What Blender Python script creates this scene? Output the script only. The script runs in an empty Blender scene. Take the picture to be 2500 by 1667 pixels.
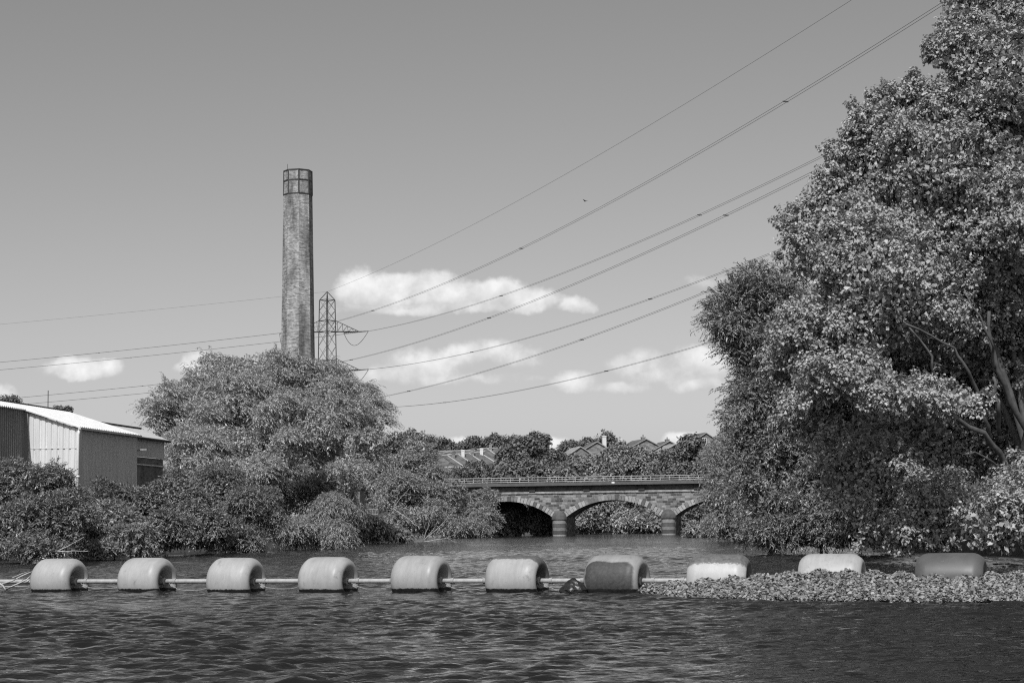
import bpy, bmesh, math, random
import numpy as np
from mathutils import Vector, Matrix
R = math.radians
C = bpy.context.scene.collection
sc = bpy.context.scene

# ------------------------------------------------------------------ camera, sky, sun, exposure
F, CX, CY, HY, EYE = 4500.0, 1250.0, 833.5, 1281.0, 1.5   # focal length, picture centre and horizon row in photo pixels, eye height above the water
PITCH_C, ROLL_C = math.atan(447.5 / 4500), R(0.67)             # the camera looks slightly up and is not quite level
c_fw = Vector((0, math.cos(PITCH_C), math.sin(PITCH_C))); _u = Vector((0, -math.sin(PITCH_C), math.cos(PITCH_C))); _r = Vector((1, 0, 0))
c_rt = _r * math.cos(ROLL_C) - _u * math.sin(ROLL_C); c_up = _r * math.sin(ROLL_C) + _u * math.cos(ROLL_C)
def at(px, py, Y):
    d = c_rt * ((px - CX) / F) + c_up * ((CY - py) / F) + c_fw
    return d * (Y / d.y) + Vector((0, 0, EYE))

cam_d = bpy.data.cameras.new('camera'); cam = bpy.data.objects.new('camera', cam_d); C.objects.link(cam)
cam.matrix_world = Matrix.Translation((0, 0, EYE)) @ Matrix((c_rt, c_up, -c_fw)).transposed().to_4x4()
cam_d.sensor_width = 36.0; cam_d.lens = 36.0 * F / 2500.0
cam_d.clip_start = 0.1; cam_d.clip_end = 6000
sc.camera = cam

SUN_AZ, SUN_EL = R(104), R(47)                     # azimuth: 0 = right of picture, 90 = behind the camera
sdir = Vector((math.cos(SUN_AZ) * math.cos(SUN_EL), -math.sin(SUN_AZ) * math.cos(SUN_EL), math.sin(SUN_EL)))
sun_d = bpy.data.lights.new('sun', 'SUN'); sun = bpy.data.objects.new('sun', sun_d); C.objects.link(sun)
sun_d.energy = 3.9; sun_d.angle = R(0.5); sun_d.color = (1, 1, 1)
sun.rotation_euler = sdir.to_track_quat('Z', 'Y').to_euler()
sun.location = (0, 0, 80)

world = bpy.data.worlds.new('World'); sc.world = world; world.use_nodes = True
SKY = 0.107

sc.view_settings.view_transform = 'Standard'; sc.view_settings.look = 'None'
sc.view_settings.exposure = 0.0; sc.view_settings.gamma = 1.0
sc.view_settings.use_curve_mapping = False
sc.cycles.max_bounces = 6; sc.cycles.transparent_max_bounces = 6
sc.cycles.diffuse_bounces = 3; sc.cycles.glossy_bounces = 3; sc.cycles.transmission_bounces = 3
sc.cycles.caustics_reflective = False; sc.cycles.caustics_refractive = False
sc.cycles.sample_clamp_indirect = 4.0
sc.cycles.use_denoising = False; sc.cycles.filter_width = 1.15

class NT:
    """tiny helper for node trees"""
    def __init__(s, nt): s.nt = nt; nt.nodes.clear()
    def n(s, typ, **kw):
        nd = s.nt.nodes.new(typ)
        for k, v in kw.items():
            if k.startswith('_'): setattr(nd, k[1:], v)
        return nd
    def l(s, a, b): s.nt.links.new(a, b)
    def val(s, sock, v):
        if hasattr(v, 'is_output') or isinstance(v, bpy.types.NodeSocket): s.l(v, sock)
        else: sock.default_value = v
    def m(s, op, a, b=None, c=None, clamp=False):
        nd = s.nt.nodes.new('ShaderNodeMath'); nd.operation = op; nd.use_clamp = clamp
        s.val(nd.inputs[0], a)
        if b is not None: s.val(nd.inputs[1], b)
        if c is not None: s.val(nd.inputs[2], c)
        return nd.outputs[0]
    def smooth(s, x, lo, hi, a=0.0, b=1.0):
        nd = s.nt.nodes.new('ShaderNodeMapRange'); nd.interpolation_type = 'SMOOTHSTEP'
        s.val(nd.inputs[0], x); s.val(nd.inputs[1], lo); s.val(nd.inputs[2], hi); s.val(nd.inputs[3], a); s.val(nd.inputs[4], b)
        return nd.outputs[0]
    def lin(s, x, lo, hi, a=0.0, b=1.0):
        nd = s.nt.nodes.new('ShaderNodeMapRange'); nd.clamp = True
        s.val(nd.inputs[0], x); s.val(nd.inputs[1], lo); s.val(nd.inputs[2], hi); s.val(nd.inputs[3], a); s.val(nd.inputs[4], b)
        return nd.outputs[0]
    def noise(s, vec, scale, detail=4, rough=0.55, dist=0.0):
        nd = s.nt.nodes.new('ShaderNodeTexNoise'); s.val(nd.inputs['Vector'], vec)
        nd.inputs['Scale'].default_value = scale; nd.inputs['Detail'].default_value = detail
        nd.inputs['Roughness'].default_value = rough; nd.inputs['Distortion'].default_value = dist
        return nd.outputs['Fac']
    def comb(s, x, y, z):
        nd = s.nt.nodes.new('ShaderNodeCombineXYZ'); s.val(nd.inputs[0], x); s.val(nd.inputs[1], y); s.val(nd.inputs[2], z)
        return nd.outputs[0]
    def sep(s, v):
        nd = s.nt.nodes.new('ShaderNodeSeparateXYZ'); s.l(v, nd.inputs[0]); return nd.outputs
    def vscale(s, v, k):
        nd = s.nt.nodes.new('ShaderNodeVectorMath'); nd.operation = 'MULTIPLY'; s.l(v, nd.inputs[0]); nd.inputs[1].default_value = k
        return nd.outputs[0]
    def mix(s, f, a, b):
        return s.m('ADD', s.m('MULTIPLY', a, s.m('SUBTRACT', 1.0, f)), s.m('MULTIPLY', b, f))

def build_world():
    t = NT(world.node_tree)
    out = t.n('ShaderNodeOutputWorld'); bg = t.n('ShaderNodeBackground')
    sky = t.n('ShaderNodeTexSky'); sky.sky_type = 'NISHITA'; sky.sun_disc = False
    sky.sun_elevation = SUN_EL
    sky.sun_rotation = math.atan2(sdir.x, sdir.y)
    sky.altitude = 60; sky.air_density = 1.0; sky.dust_density = 1.6; sky.ozone_density = 1.0
    # the photograph is black and white: keep one grey value of the sky's colour (a mix of its channels)
    cs = t.n('ShaderNodeSeparateColor'); t.l(sky.outputs[0], cs.inputs[0])
    grey = t.m('ADD', t.m('ADD', t.m('MULTIPLY', cs.outputs[0], SKY_MIX[0]), t.m('MULTIPLY', cs.outputs[1], SKY_MIX[1])), t.m('MULTIPLY', cs.outputs[2], SKY_MIX[2]))
    # cumulus clouds, given as bearings and elevations on the sky dome
    tc = t.n('ShaderNodeTexCoord'); d = t.sep(tc.outputs['Generated'])
    yy = t.m('MAXIMUM', d[1], 0.02)
    az = t.m('DIVIDE', d[0], yy); el = t.m('DIVIDE', d[2], yy)
    v = t.comb(az, el, 0.0)
    warp = t.noise(v, 26.0, 5, 0.6); warp2 = t.noise(v, 55.0, 6, 0.62)
    vv = t.n('ShaderNodeVectorMath'); vv.operation = 'ADD'; t.l(v, vv.inputs[0]); vv.inputs[1].default_value = (3.1, 7.7, 0)
    warpb = t.noise(vv.outputs[0], 30.0, 4, 0.6)
    azw = t.m('ADD', az, t.m('MULTIPLY', t.m('SUBTRACT', warpb, 0.5), 0.018))
    elw = t.m('ADD', el, t.m('MULTIPLY', t.m('SUBTRACT', warp, 0.5), 0.014))
    blobs = [  # px, py, rx, ry (up), ry (down), density
        (885,716,78,66,48,1.0),(955,700,85,52,62,1.0),(1045,706,90,52,56,.97),(1130,722,95,46,46,.95),(1215,722,95,50,46,.97),
        (1300,740,85,44,26,.95),(1400,752,60,34,18,.85),(1100,757,280,16,14,.55),
        (1035,905,110,66,30,.72),(1130,868,85,40,38,.8),(1215,856,80,34,36,.62),(965,925,120,36,18,.62),(1275,880,70,34,26,.42),(1080,930,240,20,12,.5),
        (200,910,112,44,22,1.0),(165,896,50,32,30,.85),(250,904,62,34,24,.95),(490,888,52,40,42,1.0),(540,885,40,24,30,.85),(455,905,40,20,20,.7),
        (1395,940,62,40,26,.8),(1490,952,105,20,14,.5),(1560,888,90,40,28,.6),(1720,893,105,50,38,.72),(1705,945,90,26,16,.6),(1640,915,120,30,24,.45),
        (1140,1082,70,18,10,.8),(1350,1084,75,22,12,.8),(1665,1074,62,28,20,.95),(1560,1100,80,14,10,.5),(-10,958,48,28,22,.75),(1745,695,90,18,14,.25),
        (1010,1105,90,12,10,.6)]
    field = lit = None
    for (px, py, rx, ryu, ryd, den) in blobs:
        pd = at(px, py, 1.0); dx = t.m('DIVIDE', t.m('SUBTRACT', azw, pd.x), rx / F)
        e = t.m('SUBTRACT', elw, pd.z - EYE)
        up = t.m('DIVIDE', t.m('MAXIMUM', e, 0.0), ryu / F); dn = t.m('DIVIDE', t.m('MINIMUM', e, 0.0), ryd / F)
        q = t.m('ADD', t.m('MULTIPLY', dx, dx), t.m('ADD', t.m('MULTIPLY', up, up), t.m('MULTIPLY', dn, dn)))
        g = t.m('MULTIPLY', t.m('SUBTRACT', 1.0, q), den)
        e2 = t.m('SUBTRACT', e, 0.42 * ryu / F); up2 = t.m('DIVIDE', t.m('MAXIMUM', e2, 0.0), 0.8 * ryu / F); dn2 = t.m('DIVIDE', t.m('MINIMUM', e2, 0.0), 0.6 * (ryu + ryd) / F)
        g2 = t.m('MULTIPLY', t.m('SUBTRACT', 1.0, t.m('ADD', t.m('MULTIPLY', t.m('MULTIPLY', dx, dx), 0.8), t.m('ADD', t.m('MULTIPLY', up2, up2), t.m('MULTIPLY', dn2, dn2)))), den)
        lit = g2 if lit is None else t.m('SMOOTH_MAX', lit, g2, 0.25)
        field = g if field is None else t.m('SMOOTH_MAX', field, g, 0.25)
    f2 = t.m('ADD', field, t.m('MULTIPLY', t.m('SUBTRACT', warp2, 0.5), 1.7))
    mask = t.smooth(f2, -0.1, 0.58)
    mask = t.m('MULTIPLY', t.m('MULTIPLY', mask, t.smooth(lit, -0.7, 0.25, 0.35, 1.0)), t.m('GREATER_THAN', d[1], 0.05))
    lump = t.m('ADD', t.noise(v, 70.0, 5, 0.55), t.m('MULTIPLY', t.m('SUBTRACT', warp, 0.5), 0.6))
    bright = t.lin(t.m('ADD', t.m('MULTIPLY', lump, 0.9), t.m('MULTIPLY', lit, 0.42)), 0.35, 0.95, CLOUD[0], CLOUD[1])
    mask = t.m('MULTIPLY', mask, t.lin(lump, 0.25, 0.6, 0.8, 1.0))
    g = t.mix(mask, t.m('MULTIPLY', grey, SKY), bright)
    cc = t.n('ShaderNodeCombineColor')
    for i in range(3): t.l(g, cc.inputs[i])
    t.l(cc.outputs[0], bg.inputs['Color']); bg.inputs['Strength'].default_value = 1.0
    t.l(bg.outputs[0], out.inputs['Surface'])
SKY_MIX = (0.75, 0.35, 0.0); CLOUD = (0.56, 0.93)
build_world()

# ------------------------------------------------------------------ helpers
def tag(o, label=None, cat=None, group=None, kind=None):
    if label: o['label'] = label
    if cat: o['category'] = cat
    if group: o['group'] = group
    if kind: o['kind'] = kind
    return o
def empty(name, loc=(0, 0, 0), rz=0.0):
    o = bpy.data.objects.new(name, None); C.objects.link(o); o.location = loc; o.rotation_euler = (0, 0, rz)
    o.empty_display_size = 0.3
    return o
def link(name, me, mat=None, parent=None):
    o = bpy.data.objects.new(name, me); C.objects.link(o)
    if mat is not None:
        for m_ in (mat if isinstance(mat, (list, tuple)) else [mat]): me.materials.append(m_)
    if parent is not None: o.parent = parent
    return o
def copy_tree(o, parent=None):
    c = o.copy(); C.objects.link(c); c.parent = parent
    for ch in list(o.children): copy_tree(ch, c)
    return c

class MB:
    """collects shapes into one mesh"""
    def __init__(s): s.v = []; s.f = []; s.fm = []; s.uv = None
    def add(s, vs, fs, mi=0):
        b = len(s.v); s.v.extend([tuple(p) for p in vs])
        for f in fs: s.f.append([i + b for i in f]); s.fm.append(mi)
    def box(s, x0, x1, y0, y1, z0, z1, M=None, mi=0):
        vs = [Vector(p) for p in ((x0,y0,z0),(x1,y0,z0),(x1,y1,z0),(x0,y1,z0),(x0,y0,z1),(x1,y0,z1),(x1,y1,z1),(x0,y1,z1))]
        if M is not None: vs = [M @ p for p in vs]
        s.add(vs, [(3,2,1,0),(4,5,6,7),(0,1,5,4),(1,2,6,5),(2,3,7,6),(3,0,4,7)], mi)
    def tube(s, pts, rad, n=6, cap=True, mi=0):
        pts = [Vector(p) for p in pts]; k = len(pts)
        if not hasattr(rad, '__len__'): rad = [rad] * k
        vs = []; ref = None
        for i, p in enumerate(pts):
            d = (pts[min(i+1, k-1)] - pts[max(i-1, 0)]).normalized()
            if ref is None:
                ref = Vector((0, 0, 1)) if abs(d.z) < 0.9 else Vector((1, 0, 0))
            a = (ref - d * ref.dot(d)).normalized(); ref = a; b = d.cross(a)
            for j in range(n):
                th = 2 * math.pi * j / n
                vs.append(p + (a * math.cos(th) + b * math.sin(th)) * rad[i])
        fs = [(i*n + j, i*n + (j+1) % n, (i+1)*n + (j+1) % n, (i+1)*n + j) for i in range(k-1) for j in range(n)]
        if cap: fs += [tuple(range(n-1, -1, -1)), tuple(range((k-1)*n, k*n))]
        s.add(vs, fs, mi)
    def bar(s, a, b, r): s.tube([a, b], r, 4)
    def prism(s, poly, y0, y1, M=None, mi=0):
        """poly in x,z swept along y"""
        n = len(poly)
        vs = [Vector((x, y0, z)) for x, z in poly] + [Vector((x, y1, z)) for x, z in poly]
        if M is not None: vs = [M @ p for p in vs]
        fs = [tuple(range(n)), tuple(range(2*n-1, n-1, -1))] + [(i, n+i, n+(i+1) % n, (i+1) % n) for i in range(n)]
        s.add(vs, fs, mi)
    def lathe_x(s, prof, n=48, mi=0):
        k = len(prof); vs = []
        for x, r in prof:
            for j in range(n):
                th = 2*math.pi*j/n; vs.append((x, r*math.cos(th), r*math.sin(th)))
        fs = [(i*n+j, (i+1)*n+j, (i+1)*n+(j+1) % n, i*n+(j+1) % n) for i in range(k-1) for j in range(n)]
        s.add(vs, fs, mi)
    def mesh(s, name, smooth=False, fix=True):
        me = bpy.data.meshes.new(name); me.from_pydata(s.v, [], s.f); me.update()
        if fix:
            bm = bmesh.new(); bm.from_mesh(me); bmesh.ops.recalc_face_normals(bm, faces=bm.faces); bm.to_mesh(me); bm.free()
        if any(s.fm): me.polygons.foreach_set('material_index', s.fm)
        if smooth: me.polygons.foreach_set('use_smooth', [True] * len(me.polygons))
        return me
    def build(s, name, mat, parent=None, smooth=False, fix=True):
        return link(name, s.mesh(name, smooth, fix), mat, parent)

def np_mesh(name, V, faces_k):
    """V (n,3); faces_k list of (m,k) index arrays"""
    me = bpy.data.meshes.new(name)
    me.vertices.add(len(V)); me.vertices.foreach_set('co', np.ascontiguousarray(V, dtype=np.float32).ravel())
    nl = sum(f.size for f in faces_k); nf = sum(len(f) for f in faces_k)
    me.loops.add(nl); me.polygons.add(nf)
    me.loops.foreach_set('vertex_index', np.concatenate([f.ravel() for f in faces_k]).astype(np.int32))
    st = []; o = 0
    for f in faces_k:
        st.append(o + np.arange(len(f)) * f.shape[1]); o += f.size
    me.polygons.foreach_set('loop_start', np.concatenate(st).astype(np.int32))
    me.update(calc_edges=True); me.validate()
    return me

# ------------------------------------------------------------------ materials (a black and white photograph: every colour is a grey)
def g3(v): return (v, v, v, 1)
def new_mat(name):
    m = bpy.data.materials.new(name); m.use_nodes = True
    t = NT(m.node_tree); out = t.n('ShaderNodeOutputMaterial'); p = t.n('ShaderNodeBsdfPrincipled')
    t.l(p.outputs[0], out.inputs[0]); t.out = out; t.p = p
    return m, t
def setcol(t, v):
    cc = t.n('ShaderNodeCombineColor')
    for i in range(3): t.val(cc.inputs[i], v)
    t.l(cc.outputs[0], t.p.inputs['Base Color'])
def bump(t, h, strength, dist):
    b = t.n('ShaderNodeBump'); b.inputs['Strength'].default_value = strength; b.inputs['Distance'].default_value = dist
    t.l(h, b.inputs['Height']); t.l(b.outputs[0], t.p.inputs['Normal'])
def plain(name, v, rough=0.6, var=0.25, scale=3.0, metal=0.0, bmp=0.0):
    m, t = new_mat(name); tc = t.n('ShaderNodeTexCoord')
    f = t.noise(tc.outputs['Object'], scale, 6, 0.6)
    setcol(t, t.lin(f, 0.3, 0.7, v * (1 - var), v * (1 + var)))
    t.p.inputs['Roughness'].default_value = rough; t.p.inputs['Metallic'].default_value = metal
    if bmp: bump(t, f, bmp, 0.02)
    return m
def leaf_mat(name, lo, hi, rough=0.42, trans=0.22, spec=0.5):
    m, t = new_mat(name); geo = t.n('ShaderNodeNewGeometry')
    v = t.lin(geo.outputs['Random Per Island'], 0.0, 1.0, lo, hi)
    setcol(t, v); t.p.inputs['Roughness'].default_value = rough; t.p.inputs['Specular IOR Level'].default_value = spec
    tr = t.n('ShaderNodeBsdfTranslucent'); cc = t.n('ShaderNodeCombineColor')
    tv = t.m('MULTIPLY', v, 1.3)
    for i in range(3): t.l(tv, cc.inputs[i])
    t.l(cc.outputs[0], tr.inputs[0])
    mx = t.n('ShaderNodeMixShader'); mx.inputs[0].default_value = trans
    t.l(t.p.outputs[0], mx.inputs[1]); t.l(tr.outputs[0], mx.inputs[2]); t.l(mx.outputs[0], t.out.inputs[0])
    return m
M = {}
M['bark'] = plain('bark', 0.12, 0.85, 0.45, 5.0, bmp=0.5)
M['pale_bark'] = plain('pale_bark', 0.085, 0.8, 0.4, 4.0, bmp=0.4)
M['dead_wood'] = plain('dead_wood', 0.42, 0.7, 0.2, 6.0)
M['lf_sycamore'] = leaf_mat('sycamore_leaf', 0.22, 0.46, 0.5, 0.12, 0.35)
M['lf_great'] = leaf_mat('great_willow_leaf', 0.2, 0.56, 0.45, 0.16)
M['lf_willow'] = leaf_mat('willow_leaf', 0.14, 0.46, 0.45, 0.16)
M['lf_pale'] = leaf_mat('pale_willow_leaf', 0.16, 0.42, 0.45, 0.2)
M['lf_dark'] = leaf_mat('dark_leaf', 0.08, 0.22, 0.45, 0.2)
M['lf_bush'] = leaf_mat('bush_leaf', 0.08, 0.34, 0.42, 0.14)
M['lf_far'] = leaf_mat('far_leaf', 0.08, 0.23, 0.6, 0.15, 0.2)  # leaf tone lightened to stand in for distance haze
M['lf_farpale'] = leaf_mat('far_pale_leaf', 0.14, 0.34, 0.6, 0.2, 0.2)
M['lf_mat'] = leaf_mat('floating_leaf', 0.08, 0.36, 0.55, 0.1, 0.25)
M['pipe'] = plain('pipe_grey', 0.36, 0.5, 0.18, 9.0)
M['collar'] = plain('collar_grey', 0.28, 0.5, 0.3, 14.0)
M['rope'] = plain('rope_pale', 0.28, 0.8, 0.2, 20.0)
M['wet_dark'] = plain('wet_dark', 0.018, 0.38, 0.6, 14.0, bmp=0.5)
M['steel'] = plain('galvanised_steel', 0.1, 0.55, 0.2, 2.0, metal=0.2)
M['wire'] = plain('conductor', 0.06, 0.6, 0.1, 1.0)
M['iron'] = plain('iron_band', 0.025, 0.6, 0.3, 3.0)
M['white_rail'] = plain('white_rail', 0.46, 0.5, 0.1, 1.0)
M['girder'] = plain('girder_paint', 0.09, 0.5, 0.25, 1.2)
M['white_plate'] = plain('white_plate', 0.8, 0.5, 0.05, 1.0)
M['dark_gap'] = plain('dark_opening', 0.03, 0.8, 0.3, 1.0)
M['concrete'] = plain('concrete', 0.2, 0.8, 0.25, 1.5)

def ground_mat():
    m, t = new_mat('river_bank_ground'); tc = t.n('ShaderNodeTexCoord')
    a = t.noise(tc.outputs['Object'], 0.15, 6, 0.65); b = t.noise(tc.outputs['Object'], 2.5, 5, 0.7)
    setcol(t, t.m('MULTIPLY', t.lin(a, 0.3, 0.7, 0.05, 0.1), t.lin(b, 0.25, 0.75, 0.5, 1.4)))
    t.p.inputs['Roughness'].default_value = 0.95; bump(t, b, 0.7, 0.15)
    return m
M['ground'] = ground_mat()

def water_mat():
    m, t = new_mat('river_water'); tc = t.n('ShaderNodeTexCoord')
    setcol(t, 0.012); t.p.inputs['Roughness'].default_value = 0.06; t.p.inputs['IOR'].default_value = 1.33
    v = tc.outputs['Object']
    a = t.noise(t.vscale(v, (1.0, 1.6, 1)), 5.0, 3, 0.6); b = t.noise(t.vscale(v, (0.5, 0.9, 1)), 2.2, 4, 0.6)
    w = t.noise(v, 0.06, 3, 0.5)
    h = t.m('ADD', t.m('MULTIPLY', a, 0.35), b)
    h = t.m('MULTIPLY', h, t.lin(w, 0.35, 0.65, 0.5, 1.2))
    bump(t, h, 1.0, 0.08)
    return m
M['water'] = water_mat()

def float_mat(name, base, mode='plain', seed=0.0):
    """weathered plastic drum: faint streaks, algae at the waterline, old dark paint where the drum has it"""
    m, t = new_mat(name); tc = t.n('ShaderNodeTexCoord'); v = tc.outputs['Object']
    off = t.n('ShaderNodeVectorMath'); off.operation = 'ADD'; t.l(v, off.inputs[0]); off.inputs[1].default_value = (seed, seed * 1.7, -seed)
    o = off.outputs[0]; x, y, z = t.sep(v)[0:3]
    n1 = t.noise(o, 2.2, 5, 0.6); n2 = t.noise(t.vscale(o, (14, 3, 3)), 1.0, 5, 0.65); n3 = t.noise(o, 16, 4, 0.7)
    c = t.m('MULTIPLY', t.lin(n1, 0.3, 0.7, base * 0.88, base * 1.08), t.lin(n2, 0.32, 0.72, 1.04, 0.86))
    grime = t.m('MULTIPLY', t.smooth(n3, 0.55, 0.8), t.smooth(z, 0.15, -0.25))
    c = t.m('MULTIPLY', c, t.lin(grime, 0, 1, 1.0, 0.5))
    sc_ = t.smooth(t.noise(t.vscale(o, (3.0, 2.0, 2.4)), 1.6, 9, 0.72), 0.56, 0.72)
    c = t.m('MULTIPLY', c, t.lin(sc_, 0, 1, 1.02, 0.66))
    ang = t.m('ARCTAN2', z, t.m('MULTIPLY', y, -1.0))
    if mode == 'top':
        k = t.smooth(t.m('ADD', ang, t.m('MULTIPLY', t.m('SUBTRACT', n3, 0.5), 0.5)), 0.66, 0.8)
        c = t.mix(k, c, t.lin(n3, 0.3, 0.75, 0.08, 0.2))
    elif mode == 'stripe':
        k = t.smooth(t.m('ADD', ang, t.m('MULTIPLY', t.m('SUBTRACT', n3, 0.5), 0.35)), 0.98, 1.1)
        c = t.mix(k, c, t.lin(n3, 0.3, 0.75, 0.07, 0.16))
    elif mode == 'patch':
        u = t.m('DIVIDE', x, 0.46); w = t.m('DIVIDE', t.m('SUBTRACT', ang, 0.12), 0.78)
        u2 = t.m('MULTIPLY', u, u); w2 = t.m('MULTIPLY', w, w)
        q = t.m('ADD', t.m('ADD', t.m('MULTIPLY', u2, u2), t.m('MULTIPLY', w2, w2)), t.m('MULTIPLY', t.m('SUBTRACT', n1, 0.5), 1.6))
        k = t.smooth(q, 1.15, 0.75)
        kc = t.m('MULTIPLY', t.smooth(x, 0.5, 0.53), t.smooth(z, -0.2, 0.0))
        k = t.m('MAXIMUM', k, t.m('MULTIPLY', kc, 0.8))
        c = t.mix(k, t.m('MULTIPLY', c, 0.85), t.lin(n3, 0.35, 0.8, 0.045, 0.09))
    elif mode == 'dark':
        k = t.m('MULTIPLY', t.smooth(n3, 0.62, 0.75), 0.5)
        k = t.m('MAXIMUM', k, t.smooth(t.m('ADD', z, t.m('MULTIPLY', n3, 0.1)), 0.06, -0.02))
        c = t.mix(k, t.lin(n1, 0.3, 0.7, 0.075, 0.11), 0.3)
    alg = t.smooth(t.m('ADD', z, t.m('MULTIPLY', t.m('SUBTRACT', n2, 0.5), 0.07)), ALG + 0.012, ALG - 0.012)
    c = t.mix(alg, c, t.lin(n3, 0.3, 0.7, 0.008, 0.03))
    setcol(t, c); t.val(t.p.inputs['Roughness'], t.lin(n1, 0.3, 0.7, 0.38, 0.55))
    t.p.inputs['Specular IOR Level'].default_value = 0.4
    bump(t, n3, 0.05, 0.01)
    return m
AX_H = 0.25                      # height of the drum axis above the water
FS = 1.12                       # drum size factor
ALG = -AX_H / FS + 0.075

def stone_mat():
    m, t = new_mat('bridge_ashlar'); tc = t.n('ShaderNodeTexCoord'); v = t.sep(tc.outputs['Object'])
    w = t.noise(tc.outputs['Object'], 0.5, 3, 0.5)
    vec = t.comb(t.m('ADD', v[0], t.m('MULTIPLY', v[1], 1.0)), t.m('ADD', v[2], t.m('MULTIPLY', w, 0.12)), 0.0)
    br = t.n('ShaderNodeTexBrick'); t.l(vec, br.inputs['Vector'])
    br.offset = 0.5; br.offset_frequency = 2; br.squash = 0.75; br.squash_frequency = 3
    br.inputs['Color1'].default_value = g3(0.045); br.inputs['Color2'].default_value = g3(0.34)
    br.inputs['Mortar'].default_value = g3(0.27); br.inputs['Scale'].default_value = 1.0
    br.inputs['Mortar Size'].default_value = 0.022; br.inputs['Mortar Smooth'].default_value = 0.3; br.inputs['Bias'].default_value = -0.05
    br.inputs['Brick Width'].default_value = 0.74; br.inputs['Row Height'].default_value = 0.3
    s = t.n('ShaderNodeSeparateColor'); t.l(br.outputs['Color'], s.inputs[0])
    n = t.noise(tc.outputs['Object'], 4.0, 6, 0.7); n2 = t.noise(tc.outputs['Object'], 0.35, 4, 0.6)
    c = t.m('MULTIPLY', t.m('MULTIPLY', s.outputs[0], t.lin(n, 0.3, 0.7, 0.7, 1.25)), t.lin(n2, 0.3, 0.7, 0.75, 1.2))
    setcol(t, c); t.p.inputs['Roughness'].default_value = 0.9
    bump(t, t.m('ADD', t.m('MULTIPLY', br.outputs['Fac'], -1.0), t.m('MULTIPLY', n, 0.6)), 0.7, 0.05)
    return m
M['stone'] = stone_mat()
def block_mat(name, lo, hi):
    m, t = new_mat(name); geo = t.n('ShaderNodeNewGeometry'); tc = t.n('ShaderNodeTexCoord')
    r = geo.outputs['Random Per Island']; n = t.noise(tc.outputs['Object'], 2.5, 6, 0.7)
    r2 = t.m('POWER', r, 0.45)
    setcol(t, t.m('MULTIPLY', t.lin(r2, 0.3, 1.0, lo, hi), t.lin(n, 0.3, 0.7, 0.65, 1.2)))
    t.p.inputs['Roughness'].default_value = 0.9; bump(t, n, 0.4, 0.04)
    return m
M['voussoir'] = block_mat('voussoir_stone', 0.09, 0.4)
M['pier_block'] = block_mat('pier_stone', 0.07, 0.32)
M['dark_stone'] = plain('dark_mottled_stone', 0.09, 0.9, 0.5, 1.5, bmp=0.4)
M['course'] = plain('string_course_stone', 0.26, 0.9, 0.5, 1.8, bmp=0.4)

def chimney_mat():
    m, t = new_mat('chimney_brick'); uvn = t.n('ShaderNodeUVMap'); uv = uvn.outputs[0]; tc = t.n('ShaderNodeTexCoord')
    br = t.n('ShaderNodeTexBrick'); t.l(uv, br.inputs['Vector'])
    br.inputs['Color1'].default_value = g3(0.07); br.inputs['Color2'].default_value = g3(0.5); br.inputs['Mortar'].default_value = g3(0.3)
    br.inputs['Scale'].default_value = 1.0; br.inputs['Mortar Size'].default_value = 0.025; br.inputs['Bias'].default_value = 0.0
    br.inputs['Brick Width'].default_value = 0.4; br.inputs['Row Height'].default_value = 0.14
    s = t.n('ShaderNodeSeparateColor'); t.l(br.outputs['Color'], s.inputs[0])
    u = t.sep(uv)
    str_ = t.noise(t.comb(t.m('MULTIPLY', u[0], 0.9), t.m('MULTIPLY', u[1], 3.6), 0.0), 1.0, 6, 0.72)
    big = t.noise(t.comb(t.m('MULTIPLY', u[0], 0.5), t.m('MULTIPLY', u[1], 0.14), 0.0), 1.0, 4, 0.55)
    fine = t.noise(tc.outputs['Object'], 3.0, 5, 0.7)
    # soot on the arrises between faces, and older courses that weathered dark
    c = t.mix(0.55, s.outputs[0], t.lin(str_, 0.38, 0.64, 0.06, 0.52))
    c = t.m('MULTIPLY', c, t.lin(big, 0.34, 0.66, 0.42, 1.4))
    c = t.m('MULTIPLY', c, t.lin(fine, 0.25, 0.75, 0.75, 1.25))
    setcol(t, c); t.p.inputs['Roughness'].default_value = 0.92
    bump(t, t.m('MULTIPLY', br.outputs['Fac'], -1.0), 0.5, 0.03)
    return m
M['chimney'] = chimney_mat()

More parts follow.
